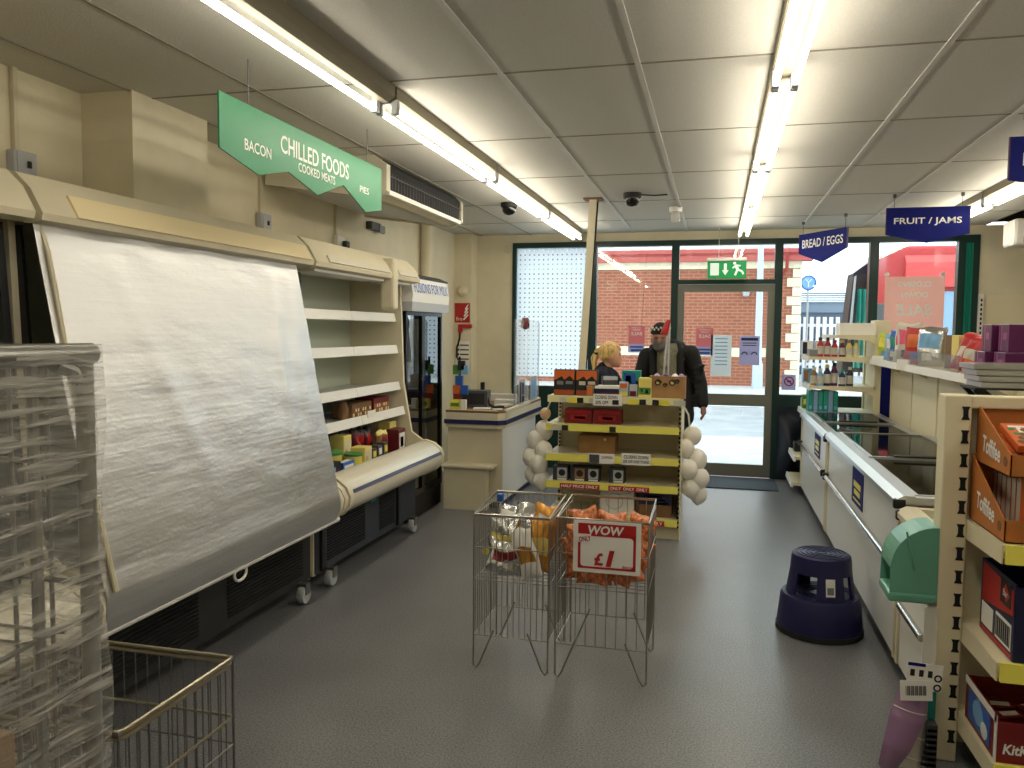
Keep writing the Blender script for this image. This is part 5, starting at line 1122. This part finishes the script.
# ================================================================== chest freezers on the right
def freezer(label, x0, x1, y0, y1, zt, skin, lids=True, sticker=None, rail=True, zb=.11):
    r = thing('chest_freezer', label, 'freezer', ((x0+x1)/2, (y0+y1)/2, 0))
    w_ = .06
    MB().box(x0, x0+w_, y0, y1, zb, zt-.03).box(x1-w_, x1, y0, y1, zb, zt-.03).box(x0+w_, x1-w_, y0, y0+w_, zb, zt-.03).box(x0+w_, x1-w_, y1-w_, y1, zb, zt-.03).box(x0+w_, x1-w_, y0+w_, y1-w_, zb, zb+.08).build('tank', skin, r)
    MB().box(x0+w_, x0+w_+.004, y0+w_, y1-w_, .2, zt-.04).box(x1-w_-.004, x1-w_, y0+w_, y1-w_, .2, zt-.04).box(x0+w_, x1-w_, y1-w_-.004, y1-w_, .2, zt-.04).box(x0+w_, x1-w_, y0+w_, y0+w_+.004, .2, zt-.04).build('lining', 'fridge_in', r)
    MB().box(x0+.03, x1-.03, y0+.03, y1-.03, .045, zb).build('plinth', 'black', r)
    for yy in (y0-.002, y1-.028): MB().rbox(x0-.012, x0+.004, yy, yy+.03, zb, zt-.04, .004).build('corner_post', 'cream', r)
    f_ = MB().prism([(x0-.03, zt-.035), (x0-.03, zt-.01), (x0+.01, zt+.012), (x0+.06, zt+.012), (x0+.06, zt-.035)], 'y', y0, y1).box(x1-.06, x1, y0, y1, zt-.035, zt+.012)
    f_.box(x0+.06, x1-.06, y0, y0+.05, zt-.045, zt+.006).box(x0+.06, x1-.06, y1-.05, y1, zt-.035, zt+.01).build('top_frame', 'alu' if lids else 'cream', r)
    for yy in (y0-.004, y1-.03): MB().rbox(x0-.034, x0+.02, yy, yy+.034, zt-.05, zt-.004, .008).build('corner_cap', 'black', r)
    if lids:
        L = (y1-y0-.1)
        for k, (ya, yb, dz) in enumerate(((y0+.05, y0+.05+L*.52, .004), (y0+.05+L*.48, y1-.05, .014))):
            ld = MB().box(x0+.06, x0+.085, ya, yb, zt-.01+dz, zt+.006+dz).box(x1-.085, x1-.06, ya, yb, zt-.01+dz, zt+.006+dz).box(x0+.085, x1-.085, ya, ya+.02, zt-.01+dz, zt+.006+dz).box(x0+.085, x1-.085, yb-.02, yb, zt-.01+dz, zt+.006+dz).build('sliding_lid', 'alu', r)
            MB().box(x0+.085, x1-.085, ya+.02, yb-.02, zt-.004+dz, zt+.001+dz).build('lid_glass', 'freezer_glass', ld)
            MB().rbox(x0+.2, x1-.2, (yb if k == 0 else ya)-.012, (yb if k == 0 else ya)+.012, zt+.006+dz, zt+.018+dz, .004).build('lid_handle', 'black', ld)
    if rail:
        MB().tube([(x0-.022, y0+.06, .545), (x0-.022, y1-.06, .545)], .018, 10).build('bumper_rail', 'chrome', r, smooth=True)
        for yy in (y0+.03, y1-.075): MB().rbox(x0-.042, x0, yy, yy+.045, .52, .572, .008).build('rail_end', 'black', r)
    if sticker:
        sy, sz = sticker
        q = MB().box(x0-.004, x0-.001, sy-.19, sy+.19, sz-.11, sz+.11).build('energy_label', 'sign_blue', r)
        MB().box(x0-.006, x0-.004, sy-.12, sy+.12, sz-.005, sz+.03).box(x0-.006, x0-.004, sy-.10, sy+.10, sz-.05, sz-.02).box(x0-.006, x0-.004, sy-.13, sy+.13, sz-.085, sz-.075).build('label_print', 'lemon', q)
    for yy in (y0+.14, y1-.14):
        for xx in (x0+.08, x1-.08):
            m_ = MB(); m_.lathe([(0, -.016), (.02, -.016), (.0225, 0), (.02, .016), (0, .016)], (xx, yy, .0235), 12, axis='x'); m_.build('castor', 'rubber', r)
    return r
freezer('farthest chest freezer, grey white with glass lids, by the end shelves', .85, 1.56, 6.56, 8.42, .845, 'freezer_skin', sticker=(7.18, .70))
fz = freezer('long middle chest freezer with glass lids behind the kick stool', .85, 1.56, 4.02, 6.52, .87, 'freezer_skin', sticker=(5.18, .70))
freezer('nearest cream chest freezer, open topped, beside the near shelf unit', .85, 1.56, 3.44, 3.98, .83, 'white', lids=False, rail=False)
solo('bumper_bar', MB().tube([(.835, 3.50, .40), (.835, 3.90, .40)], .016, 10), 'chrome', 'short chrome bar low on the nearest freezer', 'bar', smooth=True)
m_ = MB()
for i, (x, y, s_) in enumerate(((1.08, 5.3, 1), (1.25, 5.7, 1.2), (1.15, 6.0, .9))):
    pack('frozen_pack', ('white frozen pack inside the middle freezer', 'pale blue frozen pack inside the middle freezer', 'grey wire divider box inside the middle freezer')[i], 'pack', x, y, .19, .24*s_, .2*s_, .18*s_, [('white', 'blue_light', 'grey')[i], 'grey_ink'], .2*i, [(.2, .8, .3, .7, 1)])

# ------------------------------------------------------------------ shelving behind the freezers
wg = thing('backing_gondola', 'cream shelf unit behind the freezers with one long top shelf', 'shelf unit', (1.75, 6.6, 0))
for k in range(5):
    ya = 4.30+.826*k
    MB().box(1.655, 1.685, ya+.003, ya+.823, .05, 1.35).build('back_panel', 'shelf_cream', wg)
for k in range(6): MB().box(1.645, 1.70, 4.28+.826*k, 4.32+.826*k, 0, 1.36).build('upright', 'shelf_cream', wg)
MB().box(1.63, 2.10, 4.3, 8.44, .0, .05).build('base', 'shelf_cream', wg)
s_ = MB().box(1.46, 1.98, 5.10, 8.45, 1.365, 1.385).build('top_shelf', 'shelf_cream', wg)
MB().prism([(1.46, 1.335), (1.442, 1.34), (1.452, 1.392), (1.46, 1.392)], 'y', 5.10, 8.45).build('price_rail', 'white', s_)
for ya, yb in ((5.55, 6.62), (6.64, 7.75)): MB().box(1.468, 1.472, ya, yb, 1.385, 1.50).build('clear_riser', 'clear_smoky', s_)
for k in range(4):
    yy = 5.12+1.0*k; MB().prism([(1.47, 1.36), (1.69, 1.36), (1.69, 1.25)], 'y', yy, yy+.006).build('bracket', 'shelf_cream', s_)
for i, yy in enumerate((6.95, 8.0)):
    local('price_card', MB().box(-.055, .055, -.0015, .0015, -.04, .045), 'paper', ('white price card clipped on the long shelf below the sweets', 'white price card at the far end of the long shelf')[i], 'card', (1.438, yy, 1.385), -.75, -.15)
solo('navy_post', MB().rbox(1.62, 1.78, 8.84, 8.93, 0, 1.33, .01), 'sign_blue', 'dark navy upright panel between the end shelves and the backing unit', 'post')
# freezer lids stacked on the near end of the unit
for k in range(4):
    lb = ('lowest', 'second from the bottom', 'third from the bottom', 'topmost')[k]
    z_ = 1.365+.031*k; x_ = 1.30-.013*k
    m_ = MB().box(x_, x_+.68, 4.50, 4.525, z_, z_+.026).box(x_, x_+.68, 4.735, 4.76, z_, z_+.026).box(x_, x_+.025, 4.525, 4.735, z_, z_+.026).box(x_+.655, x_+.68, 4.525, 4.735, z_, z_+.026)
    o = thing('freezer_lid', 'aluminium framed freezer lid stacked on the shelving at the right edge, ' + lb, 'freezer lid', (x_+.34, 4.63, z_), 'stacked freezer lids'); m_.build('lid_frame', 'alu', o)
    MB().box(x_+.025, x_+.655, 4.525, 4.735, z_+.008, z_+.014).build('lid_glass', 'freezer_glass', o)
lb_ = MB()
for yy in (4.56, 4.72): lb_.prism([(1.27, 1.355), (1.33, 1.355), (1.56, 1.16), (1.65, 1.16), (1.65, 1.10), (1.50, 1.10)], 'y', yy, yy+.03)
lb_.box(1.27, 1.66, 4.50, 4.76, 1.353, 1.363)
solo('lid_bracket', lb_, 'black', 'black angled bracket carrying the stacked freezer lids', 'bracket')
# sweets on the long shelf
GS = 'sweet bags on the long shelf'
sb = lambda a_, b_: (lambda u, v: 1 if a_ < v < b_ and .12 < u < .88 else (2 if .12 < v < .3 and .2 < u < .6 else 0))
for i, (y, w_, h_, mt, lb) in enumerate(((8.30, .20, .25, ['lime', 'lemon', 'blue_light'], 'lime and yellow sweet bag at the far end of the long shelf'),
        (8.10, .18, .24, ['blue_light', 'white', 'pink'], 'pale blue sweet bag second from the far end'),
        (7.93, .13, .27, ['blue', 'teal', 'white'], 'tall teal blue sweet bag'),
        (7.70, .20, .31, ['white', 'pink', 'red'], 'white and pink sweet bag behind the clear riser'),
        (7.42, .20, .34, ['ticket', 'pink', 'purple'], 'cream sweet bag with pink flowers on top'),
        (7.06, .34, .30, ['red', 'orange', 'blue'], 'large red and orange sweet bag with a blue figure patch'),
        (6.70, .22, .30, ['foil', 'blue_light', 'white'], 'silver and blue sweet bag beside the large red one'))):
    bag('sweet_bag', lb, 1.58+.02*(i % 2), y, 1.386, w_, h_, .09, 200+i, mt, sb(.45, .8), -.62+.22*math.sin(i*2), -.10, .06*math.sin(i*3), GS)
pack('olive_carton', 'plain olive carton standing behind the riser', 'carton', 1.66, 6.30, 1.386, .22, .12, .24, ['kraft_dark', 'butter'], -RX, [('s', 0, 1, 0, 1, 1)])
pack('olive_carton', 'olive gold carton leaning right of the plain one', 'carton', 1.62, 6.02, 1.386, .10, .12, .24, ['butter', 'kraft'], -RX+.2)
for i, y in enumerate((5.88, 5.72)): bag('red_sweet_bag', ('red and white sweet bag leaning beside the gold carton', 'second red and white sweet bag next to the purple boxes')[i], 1.58, y, 1.386, .19, .26-.03*i, .08, 230+i, ['red', 'ticket', 'orange'], sb(.3, .6), -.75, -.3, .25, 'red sweet bags')
for i, (x, y, z, w_, h_, lb) in enumerate(((1.62, 5.42, 1.386, .20, .145, 'purple chocolate box, lower left of the stack'), (1.66, 5.20, 1.386, .20, .145, 'purple chocolate box, lower right of the stack'), (1.65, 5.41, 1.532, .18, .16, 'purple chocolate box, upper left of the stack'), (1.68, 5.21, 1.532, .18, .16, 'purple chocolate box, upper right of the stack'))):
    pack('chocolate_box', lb + ' at the near end of the long shelf', 'box', x, y, z, w_, .15, h_, ['purple', 'purple_light', 'lilac', 'butter'], -RX, [(.10, .16, .05, .95, 1), (.30, .36, .05, .95, 2), (.45, .8, .45, .7, 1), ('s', .1, .5, .2, .8, 1), ('s', .6, .8, .1, .9, 2)], 'purple chocolate boxes')

# end bay by the window
eb = thing('end_shelving', 'cream end bay of shelves by the window with bottles and teal packs', 'shelf unit', (1.2, 8.85, 0))
MB().box(1.50, 1.56, 8.47, 8.53, 0, 1.66).box(1.50, 1.56, 9.06, 9.12, 0, 1.66).build('upright', 'shelf_cream', eb)
MB().box(1.515, 1.53, 8.53, 9.06, .05, 1.64).build('back_panel', 'shelf_cream', eb)
for z, x0_ in ((1.615, 1.10), (1.40, .90), (1.11, .92), (.845, .88), (.39, .80), (.13, .78)):
    s_ = MB().box(x0_, 1.515, 8.47, 9.12, z-.03, z).build('shelf', 'shelf_cream', eb)
    MB().prism([(x0_, z-.05), (x0_-.02, z-.045), (x0_-.012, z+.005), (x0_, z+.005)], 'y', 8.47, 9.12).build('price_rail', 'white', s_)
    if z > .8: MB().prism([(x0_+.05, z-.03), (1.51, z-.03), (1.51, z-.10), (1.44, z-.055)], 'y', 8.468, 8.475).build('bracket', 'shelf_cream', s_)
pack('white_carton', 'long white carton lying on the highest end shelf', 'carton', 1.36, 8.75, 1.616, .34, .26, .12, ['white', 'ticket'], 0)
pack('cream_carton', 'cream carton right of the long white one', 'carton', 1.62, 8.9, 1.386, .16, .2, .38, ['shelf_cream', 'kraft'], 0)
pack('grey_tray', 'grey shelf tray at the left end of the bottle shelf', 'tray', .95, 8.62, 1.40, .10, .24, .07, ['grey', 'white'], 0)
def bottle(lb, x, y, z, body, cap_, h=.16, r=.03, grp=None):
    m_ = MB().lathe([(0, 0), (r, 0), (r, h*.62), (r*.45, h*.80), (r*.45, h*.84), (0, h*.84)], n=14, mi=0).lathe([(r*1.02, h*.12), (r*1.02, h*.55)], n=14, mi=2).lathe([(0, h*.84), (r*.55, h*.84), (r*.55, h), (0, h)], n=12, mi=1)
    return local('bottle', m_, [body, cap_, 'ticket'], lb, 'bottle', (x, y, z), group=grp, smooth=True, ang=.6)
bs = ((1.00, 'red', 'ink'), (1.07, 'red', 'ink'), (1.135, 'red', 'red'), (1.205, 'maroon', 'butter'), (1.27, 'butter', 'kraft'), (1.335, 'butter', 'kraft'))
for i, (x, b1, b2) in enumerate(bs): bottle('sauce bottle with a cream label on the end shelf, %s from the left' % ('first', 'second', 'third', 'fourth', 'fifth', 'sixth')[i], x, 8.52, 1.401, b1, b2, .19 if i < 2 else .165, .031, 'sauce bottles on the end shelf')
for i, (x, y, b1, b2, h) in enumerate(((.955, 8.55, 'kraft', 'white', .18), (1.01, 8.52, 'blue_light', 'white', .17), (1.075, 8.53, 'navy', 'butter', .21), (1.145, 8.56, 'purple', 'ink', .23), (1.215, 8.53, 'navy', 'teal', .16), (1.29, 8.56, 'base_blue', 'white', .19))):
    bottle('%s bottle on the middle end shelf' % ('brown', 'pale blue', 'navy and cream', 'tall dark purple', 'navy with teal cap', 'grey blue')[i], x, y, 1.111, b1, b2, h, .034)
for i in range(6):
    pack('teal_pack', 'slim teal pack on the low end shelf, %s from the left' % ('first', 'second', 'third', 'fourth', 'fifth', 'sixth')[i], 'pack', .925+.047*i, 8.60, .846, .043, .22, .22-.006*(i % 3), ['teal' if i % 3 != 1 else 'lorry_blue', 'blue_light'], 0, [(.2, .8, .15, .3, 1)], 'teal packs on the low end shelf')
pack('black_tray', 'black tray on the shelf below the freezer top level by the door', 'tray', .90, 8.95, .391, .16, .2, .09, ['ink', 'kraft'], 0)
pack('green_pack', 'green and yellow pack at the front of the teal shelf row', 'pack', .92, 8.95, .846, .06, .14, .14, ['green', 'lemon'], 0, [(.1, .9, .3, .7, 1)])
pack('white_tub', 'white pack on the far corner of the teal shelf', 'pack', .92, 9.05, .846, .06, .12, .10, ['white', 'green'], 0, [(.1, .9, .3, .7, 1)])
for i, (x, z, mt, mt2) in enumerate(((.93, 1.401, 'white', 'navy'), (.95, 1.111, 'blue_light', 'kraft'), (1.06, 1.401, 'grey_light', 'white'))):
    pack('window_pack', ('white and navy pack at the window end of the bottle shelf', 'pale blue pack at the window end of the middle shelf', 'grey pack behind the sauce bottles')[i], 'pack', x, 9.05, z, .10, .16, .15, [mt, mt2], 0, [(.0, .45, .1, .9, 1)])
su = thing('wall_shelf_upright', 'slotted white shelving upright on the back wall at the right', 'shelf upright', (2.62, 9.3, 0))
m_ = MB().box(2.62, 2.66, 9.28, 9.348, 0, 2.05)
for k in range(40): m_.box(2.632, 2.648, 9.276, 9.281, .1+k*.048, .13+k*.048, 1)
m_.build('upright', ['white', 'slot'], su)
MB().box(2.66, 4.2, 9.325, 9.348, .1, 2.04).build('back_panel', 'shelf_cream', su)

# ------------------------------------------------------------------ near shelf unit at the right edge
ng = thing('end_gondola', 'cream slotted shelf unit with yellow rails at the right edge, nearest the camera', 'shelf unit', (1.4, 3.2, 0))
m_ = MB().rbox(.835, .925, 3.30, 3.40, 0, 1.405, .006)
for k in range(15):
    z_ = .075+k*.0885
    m_.add([(.889, 3.2975, z_), (.919, 3.2975, z_), (.913, 3.2975, z_+.013), (.913, 3.2975, z_+.037), (.919, 3.2975, z_+.05), (.889, 3.2975, z_+.05), (.895, 3.2975, z_+.037), (.895, 3.2975, z_+.013)], [(0, 1, 2, 3, 4, 5, 6, 7)], 1)
m_.build('upright', ['shelf_cream', 'slot'], ng)
MB().rbox(1.90, 1.99, 3.30, 3.40, 0, 1.405, .006).build('upright', 'shelf_cream', ng)
MB().box(.925, 1.90, 3.37, 3.39, .05, 1.36).build('back_panel', 'shelf_cream', ng)
MB().rbox(.925, 1.90, 3.32, 3.40, 1.355, 1.402, .006).build('top_trim', 'shelf_cream', ng)
for z in (.94, .545, .20):
    s_ = MB().box(.93, 1.90, 2.92, 3.37, z-.025, z).build('shelf', 'shelf_cream', ng)
    MB().prism([(2.92, z-.06), (2.90, z-.058), (2.908, z+.004), (2.92, z+.004)], 'x', .935, 1.90).build('price_rail', 'yellow_tag', s_, label='yellow price rail')
    MB().prism([(2.922, z), (3.37, z), (3.37, z-.095), (3.30, z-.075), (2.922, z-.062)], 'x', .926, .932).build('bracket', 'shelf_cream', s_)
MB().box(.95, 1.90, 3.0, 3.02, 0, .12).build('kick_plate', 'shelf_cream', ng)
m_ = MB()
for xx in (1.0, 1.10, 1.2, 1.3): m_.tube([(xx, 2.925, .94), (xx, 2.925, 1.055)], .005, 6)
m_.tube([(1.0, 2.925, .95), (1.0, 2.925, 1.04), (1.012, 2.925, 1.056), (1.6, 2.925, 1.056)], .007, 8)
solo('shelf_fence', m_, 'steel', 'grey wire fence along the front of the top near shelf', 'wire guard', smooth=True)
def tray(lb, x0, x1, y0, y1, z, hb, hf, fill):
    r = thing('display_tray', lb, 'display box', ((x0+x1)/2, (y0+y1)/2, z))
    sd = [(y0, z), (y0, z+hf), (y0+.03, z+hf+.01), (y1, z+hb), (y1, z)]
    MB().prism(sd, 'x', x0, x0+.004).prism(sd, 'x', x1-.004, x1).box(x0, x1, y0, y0+.004, z, z+hf).box(x0, x1, y1-.004, y1, z, z+hb).box(x0, x1, y0, y1, z, z+.004).build('tray_shell', 'toffee_box', r)
    MB().text('Toffifee', (x0, (y0+y1)/2+.01, z+hb*.33), (Vector((0, -1, -.10))).normalized(), (Vector((0, -.10, 1))).normalized(), w=(y1-y0)*.52, h=.062, bold=.025).build('tray_lettering', 'white_text', r)
    MB().lathe([(0, x0-.0015), (.018, x0-.0015), (.018, x0)], (0, y0+.05, z+hf*.62), 14, axis='x').build('printed_sweet', 'kraft_dark', r)
    return r
tray('lower orange sweet display tray full of upright boxes on the top near shelf', .94, 1.50, 2.95, 3.33, .942, .245, .075, 0)
tray('upper orange sweet display tray stacked on the lower one', .955, 1.50, 2.97, 3.34, 1.158, .215, .075, 0)
for i in range(6):
    pack('sweet_box', 'flat sweet box standing edge on in the lower tray, %s from the back' % ('first', 'second', 'third', 'fourth', 'fifth', 'sixth')[i], 'box', 1.20, 3.295-.048*i, .948, .38, .040, .205-.0*i, ['ticket', 'orange', 'white'], 0, [(0, 1, 0, 1, 1), (.1, .7, .4, .7, 2)], 'sweet boxes in the lower tray')
def toffbox(lb, z, rz, y):
    r = thing('sweet_box', lb, 'box', (0, 0, 0), 'sweet boxes in the upper tray')
    MB().rbox(-.17, .17, -.09, .09, 0, .028, .003).build('box_body', 'orange', r)
    MB().text('Toffifee', (-.01, .03, .028), X, Y, w=.29, h=.075, bold=.03).build('box_lettering', 'white_text', r)
    m_ = MB()
    for k in range(4): m_.lathe([(0, .030), (.012, .0295), (.014, .0285)], (-.15+.012*k, -.06+.03*k, 0), 10)
    m_.lathe([(0, .031), (.028, .0295), (.030, .0285)], (.11, -.045, 0), 14)
    m_.build('nut_print', 'kraft_dark', r)
    m_ = MB()
    for k in range(3): m_.lathe([(0, .0305), (.010, .029), (.012, .0285)], (-.135-.008*k, -.03+.035*k, 0), 10)
    m_.build('leaf_print', 'green', r)
    r.rotation_euler = (.33, 0, rz); r.location = (1.16, y, z); return r
toffbox('orange sweet box lying face up on top in the upper tray', 1.262, .05, 3.13)
toffbox('orange sweet box under the top one in the upper tray', 1.222, -.04, 3.13)
rb = thing('snack_carton', 'open black and red carton with a barcode on the middle near shelf', 'carton', (1.2, 3.1, .546))
m_ = MB().box(.975, .981, 2.93, 3.27, .548, .81).box(1.45, 1.456, 2.93, 3.27, .548, .81).box(.981, 1.45, 2.93, 2.936, .548, .80).box(.981, 1.45, 3.264, 3.27, .548, .81).box(.981, 1.45, 2.936, 3.264, .548, .554)
m_.build('carton_shell', 'navy', rb)
MB().add([(.9735, 2.935, .70), (.9735, 3.25, .66), (.9735, 3.25, .80), (.9735, 2.935, .785)], [(0, 1, 2, 3)]).build('red_panel', 'red', rb)
m_ = MB().box(.972, .9735, 2.96, 3.06, .715, .80, 0); m_.add([(.9715, 3.0, .725), (.9715, 3.04, .76), (.9715, 3.01, .79), (.9715, 2.97, .755)], [(0, 1, 2, 3)], 1); m_.build('emblem', ['ink', 'red'], rb)
MB().text('Bar', (.9712, 3.005, .757), -Y, Z, w=.05, h=.024, shear=.2).build('emblem_lettering', 'white_text', rb)
m_ = MB().box(.973, .975, 2.95, 3.10, .575, .665, 0).box(.973, .975, 3.13, 3.25, .575, .655, 0)
for k in range(14): m_.box(.972, .973, 2.957+.010*k, 2.961+.010*k+.003*(k % 2), .585, .655, 1)
m_.build('barcode_label', ['paper', 'ink'], rb)
MB().box(.973, .975, 2.94, 3.26, .552, .566).build('red_line', 'red', rb)
kk = thing('chocolate_carton', 'open red chocolate carton with white rim on the lowest near shelf', 'carton', (1.15, 3.05, .2))
m_ = MB().box(.94, .946, 2.93, 3.27, .202, .36).box(1.40, 1.406, 2.93, 3.27, .202, .36).box(.946, 1.40, 2.93, 2.936, .202, .34).box(.946, 1.40, 3.264, 3.27, .202, .36).box(.946, 1.40, 2.936, 3.264, .202, .208)
m_.build('carton_shell', 'red_dark', kk)
MB().box(.938, .941, 2.93, 3.27, .335, .36).box(.938, .941, 2.928, 2.95, .202, .36).build('white_rim', 'white', kk)
m_ = MB().box(.938, .940, 2.99, 3.23, .22, .325, 0)
m_.ell((.939, 3.12, .28), .002, .07, .05, 12, 1); m_.ell((.9385, 3.05, .25), .002, .04, .03, 12, 2); m_.build('side_print', ['blue', 'blue_light', 'white'], kk)
MB().text('KitKat', (1.015, 2.93, .25), X, Z, w=.11, h=.036, shear=.15, bold=.03).build('carton_lettering', 'white_text', kk)
MB().box(1.09, 1.40, 2.928, 2.93, .21, .33).build('front_print', 'blue', kk)
for i in range(12):
    local('chocolate_bar', MB().rbox(-.045, .045, -.018, .018, 0, .012, .004).box(-.03, .03, -.012, .012, .012, .013, 1), ['red_dark' if i % 3 else 'navy', 'ticket'], 'wrapped chocolate bar in the open red carton, place %s of twelve from the left' % ('one', 'two', 'three', 'four', 'five', 'six', 'seven', 'eight', 'nine', 'ten', 'eleven', 'twelve')[i], 'chocolate bar', (1.02+.10*(i//3), 2.98+.09*(i % 3), .297+.006*(i % 2)), .3*math.sin(i*1.7), .15*math.sin(i), .1*math.cos(i*2), group='bars in the red carton')
solo('bar_bed', MB().box(.965, 1.395, 2.94, 3.26, .21, .293), 'maroon', 'layer of packed bars filling the red carton', 'bars')
# hanging cleaning goods on the outer side of the near unit
dp = thing('dustpan', 'green plastic hooded dustpan hanging on the side of the near shelf unit', 'dustpan', (.74, 3.36, .62))
pf = [(.834, .905)] + [(.834-.165*math.sin(a*PI/2/10)*1.0, .735+.165*math.cos(a*PI/2/10)) for a in range(11)] + [(.668, .64), (.834, .615)]
m_ = MB().prism(pf[1:], 'y', 3.300, 3.306).prism(pf[1:], 'y', 3.48, 3.486)
for k in range(1, 11):
    (xa_, za_), (xb__, zb_) = pf[k], pf[k+1]; m_.add([(xa_, 3.3, za_), (xb__, 3.3, zb_), (xb__, 3.486, zb_), (xa_, 3.486, za_)], [(0, 1, 2, 3)])
m_.build('pan_hood', 'green_plastic', dp, smooth=True, ang=.6)
MB().rbox(.664, .836, 3.292, 3.49, .605, .642, .01).build('pan_lip', 'green_plastic', dp)
MB().tube([(.72, 3.296, .88), (.735, 3.294, .80), (.75, 3.296, .735)], .004, 6).build('pan_rib', 'green_plastic', dp, smooth=True)
m_ = MB().box(.79, .835, 3.285, 3.287, .30, .60); solo('clear_pouch', m_, 'clear', 'clear plastic pouch hanging below the green dustpan', 'pouch')
def scoop(lb, mt, pts, y, rib):
    # a broad curved plastic blade; pts = (centre x, half width, z, depth offset) down its length
    r = thing('dustpan', lb, 'dustpan', (pts[-1][0], y, pts[-1][2]))
    def at(t_):
        q = min(t_, .9999)*(len(pts)-1); k = int(q); f_ = q-k; f_ = f_*f_*(3-2*f_)*.4+f_*.6
        return [pts[k][c]+(pts[k+1][c]-pts[k][c])*f_ for c in range(4)]
    def blade(d_):
        def fn(u, v):
            x, hw, z, dy = at(v); a = (u-.5)*2
            return (x+hw*a, y+dy+.018*a*a+.035*(u-.5)+d_, z-.02*a)
        return fn
    MB().grid(blade(0), 10, 24).grid(blade(.006), 10, 24).build('curved_blade', mt, r, smooth=True, ang=2)
    for k in rib: MB().tube([blade(-.002)(u/6, k) for u in range(7)], .0028, 5).build('moulded_rib', 'white', r)
    x, hw, z, dy = pts[0]
    MB().tube([(x, y+dy+.004, z), (x+.03, y+dy+.02, z+.03), (.832, y+dy+.03, z+.03)], .006, 6).build('hanging_loop', mt, r)
    return r
scoop('lilac curved plastic dustpan hanging low at the side of the near unit', 'lilac', [(.742, .052, .325, 0), (.712, .062, .22, -.03), (.68, .05, .11, -.035), (.652, .03, .012, -.01)], 3.15, (.02, .22))
scoop('cream curved plastic dustpan hanging just behind the lilac one', 'ticket', [(.805, .018, .27, .04), (.795, .026, .17, .03), (.765, .04, .09, .01), (.725, .058, .012, -.02)], 3.20, (.55, .85))
m_ = MB()
for k in range(7): m_.box(.78+.003*k, .83, 3.20, 3.204, .02+.022*k, .032+.022*k)
solo('scrubbing_brush', m_.box(.80, .832, 3.20, 3.26, .0, .18, 1), ['ink', 'dgrey'], 'dark ribbed brush behind the cream dustpan', 'brush')
solo('brush_stick', MB().rbox(.80, .834, 3.24, 3.28, .18, .34, .008), 'teal', 'teal plastic brush stick behind the hanging tags', 'brush')
tg = MB().box(-.055, .055, -.001, .001, -.075, .0, 0)
for k in range(16): tg.box(-.036+.0045*k, -.0345+.0045*k+.001*(k % 3), -.002, -.001, -.055, -.02, 1)
local('swing_tag', tg, ['paper', 'ink'], 'white barcode tag above the lilac dustpan', 'tag', (.73, 3.11, .38), .1, 0, -.06)
tg = MB().box(-.06, .06, -.001, .001, -.10, .0, 0).box(-.06, .0, -.002, -.001, -.012, 0, 2)
for k in range(3): tg.box(-.05+.03*k, -.035+.03*k, -.002, -.001, -.05, -.025, 1)
for q in ((.045, -.05), (.045, -.085)): tg.lathe([(.008, -.002), (.014, -.002)], (q[0], 0, q[1]), 12, axis='y', mi=1)
local('swing_tag', tg, ['paper', 'ink', 'sign_blue'], 'white tag with a blue edge behind the barcode tag', 'tag', (.77, 3.15, .43), .05, 0, .05)

# kick stool
ks = thing('kick_stool', 'round dark blue plastic kick stool in front of the freezer', 'step stool', (.585, 4.62, 0))
c_ = (.585, 4.62, 0)
MB().lathe([(.198, .03), (.222, .03), (.222, .045), (.207, .195), (.198, .212), (.15, .214), (.15, .202), (.193, .192)], c_, 40).build('lower_drum', 'navy_plastic', ks, smooth=True, ang=.6)
MB().lathe([(.205, .004), (.228, .004), (.228, .032), (.205, .032)], c_, 40).build('rubber_skirt', 'rubber', ks)
MB().lathe([(0, .210), (.15, .210), (.15, .202), (0, .202)], c_, 36).build('step_plate', 'navy_plastic', ks)
m_ = MB()
for rr in (.06, .09, .12, .165, .185): m_.lathe([(rr-.004, .210), (rr-.003, .216), (rr+.003, .216), (rr+.004, .210)], c_, 40)
m_.build('step_ridge', 'navy_plastic', ks, smooth=True)
for a_, hw in ((-78, 25), (-6, 26), (62, 20), (118, 16), (-170, 26)):
    m_ = MB()
    m_.lathe([(.180, .205), (.152, .395), (.140, .395), (.166, .205), (.180, .205)], c_, 8, a0=math.radians(a_-hw), a1=math.radians(a_+hw), cap=True)
    m_.build('leg', 'navy_plastic', ks, smooth=True, ang=.6)
MB().lathe([(.135, .335), (.160, .335), (.156, .40), (.152, .425), (.142, .432), (0, .432), (0, .42), (.135, .415)], c_, 40).build('top_step', 'navy_plastic', ks, smooth=True, ang=.6)
m_ = MB()
for rr in (.03, .055, .08, .105, .13): m_.lathe([(rr-.004, .431), (rr-.003, .437), (rr+.003, .437), (rr+.004, .431)], c_, 40)
m_.build('top_ridge', 'navy_plastic', ks, smooth=True)
a_ = math.radians(-80); n_ = Vector((math.cos(a_), math.sin(a_), .155)).normalized(); t_ = Vector((-math.sin(a_), math.cos(a_), 0)); u_ = n_.cross(t_)*-1
u_ = Vector((-n_.z*math.cos(a_), -n_.z*math.sin(a_), math.hypot(n_.x, n_.y)))
ctr = Vector(c_)+Vector((math.cos(a_)*.172, math.sin(a_)*.172, .288)); m_ = MB()
q = [ctr+t_*sx*.024+u_*sz*.046 for sx, sz in ((-1, -1), (1, -1), (1, 1), (-1, 1))]; m_.add(q, [(0, 1, 2, 3)], 0)
q = [ctr+n_*.0012+t_*sx*.017+u_*(sz) for sx, sz in ((-1, -.035), (1, -.035), (1, .002), (-1, .002))]; m_.add(q, [(0, 1, 2, 3)], 1)
m_.build('white_label', ['paper', 'grey_ink'], ks)
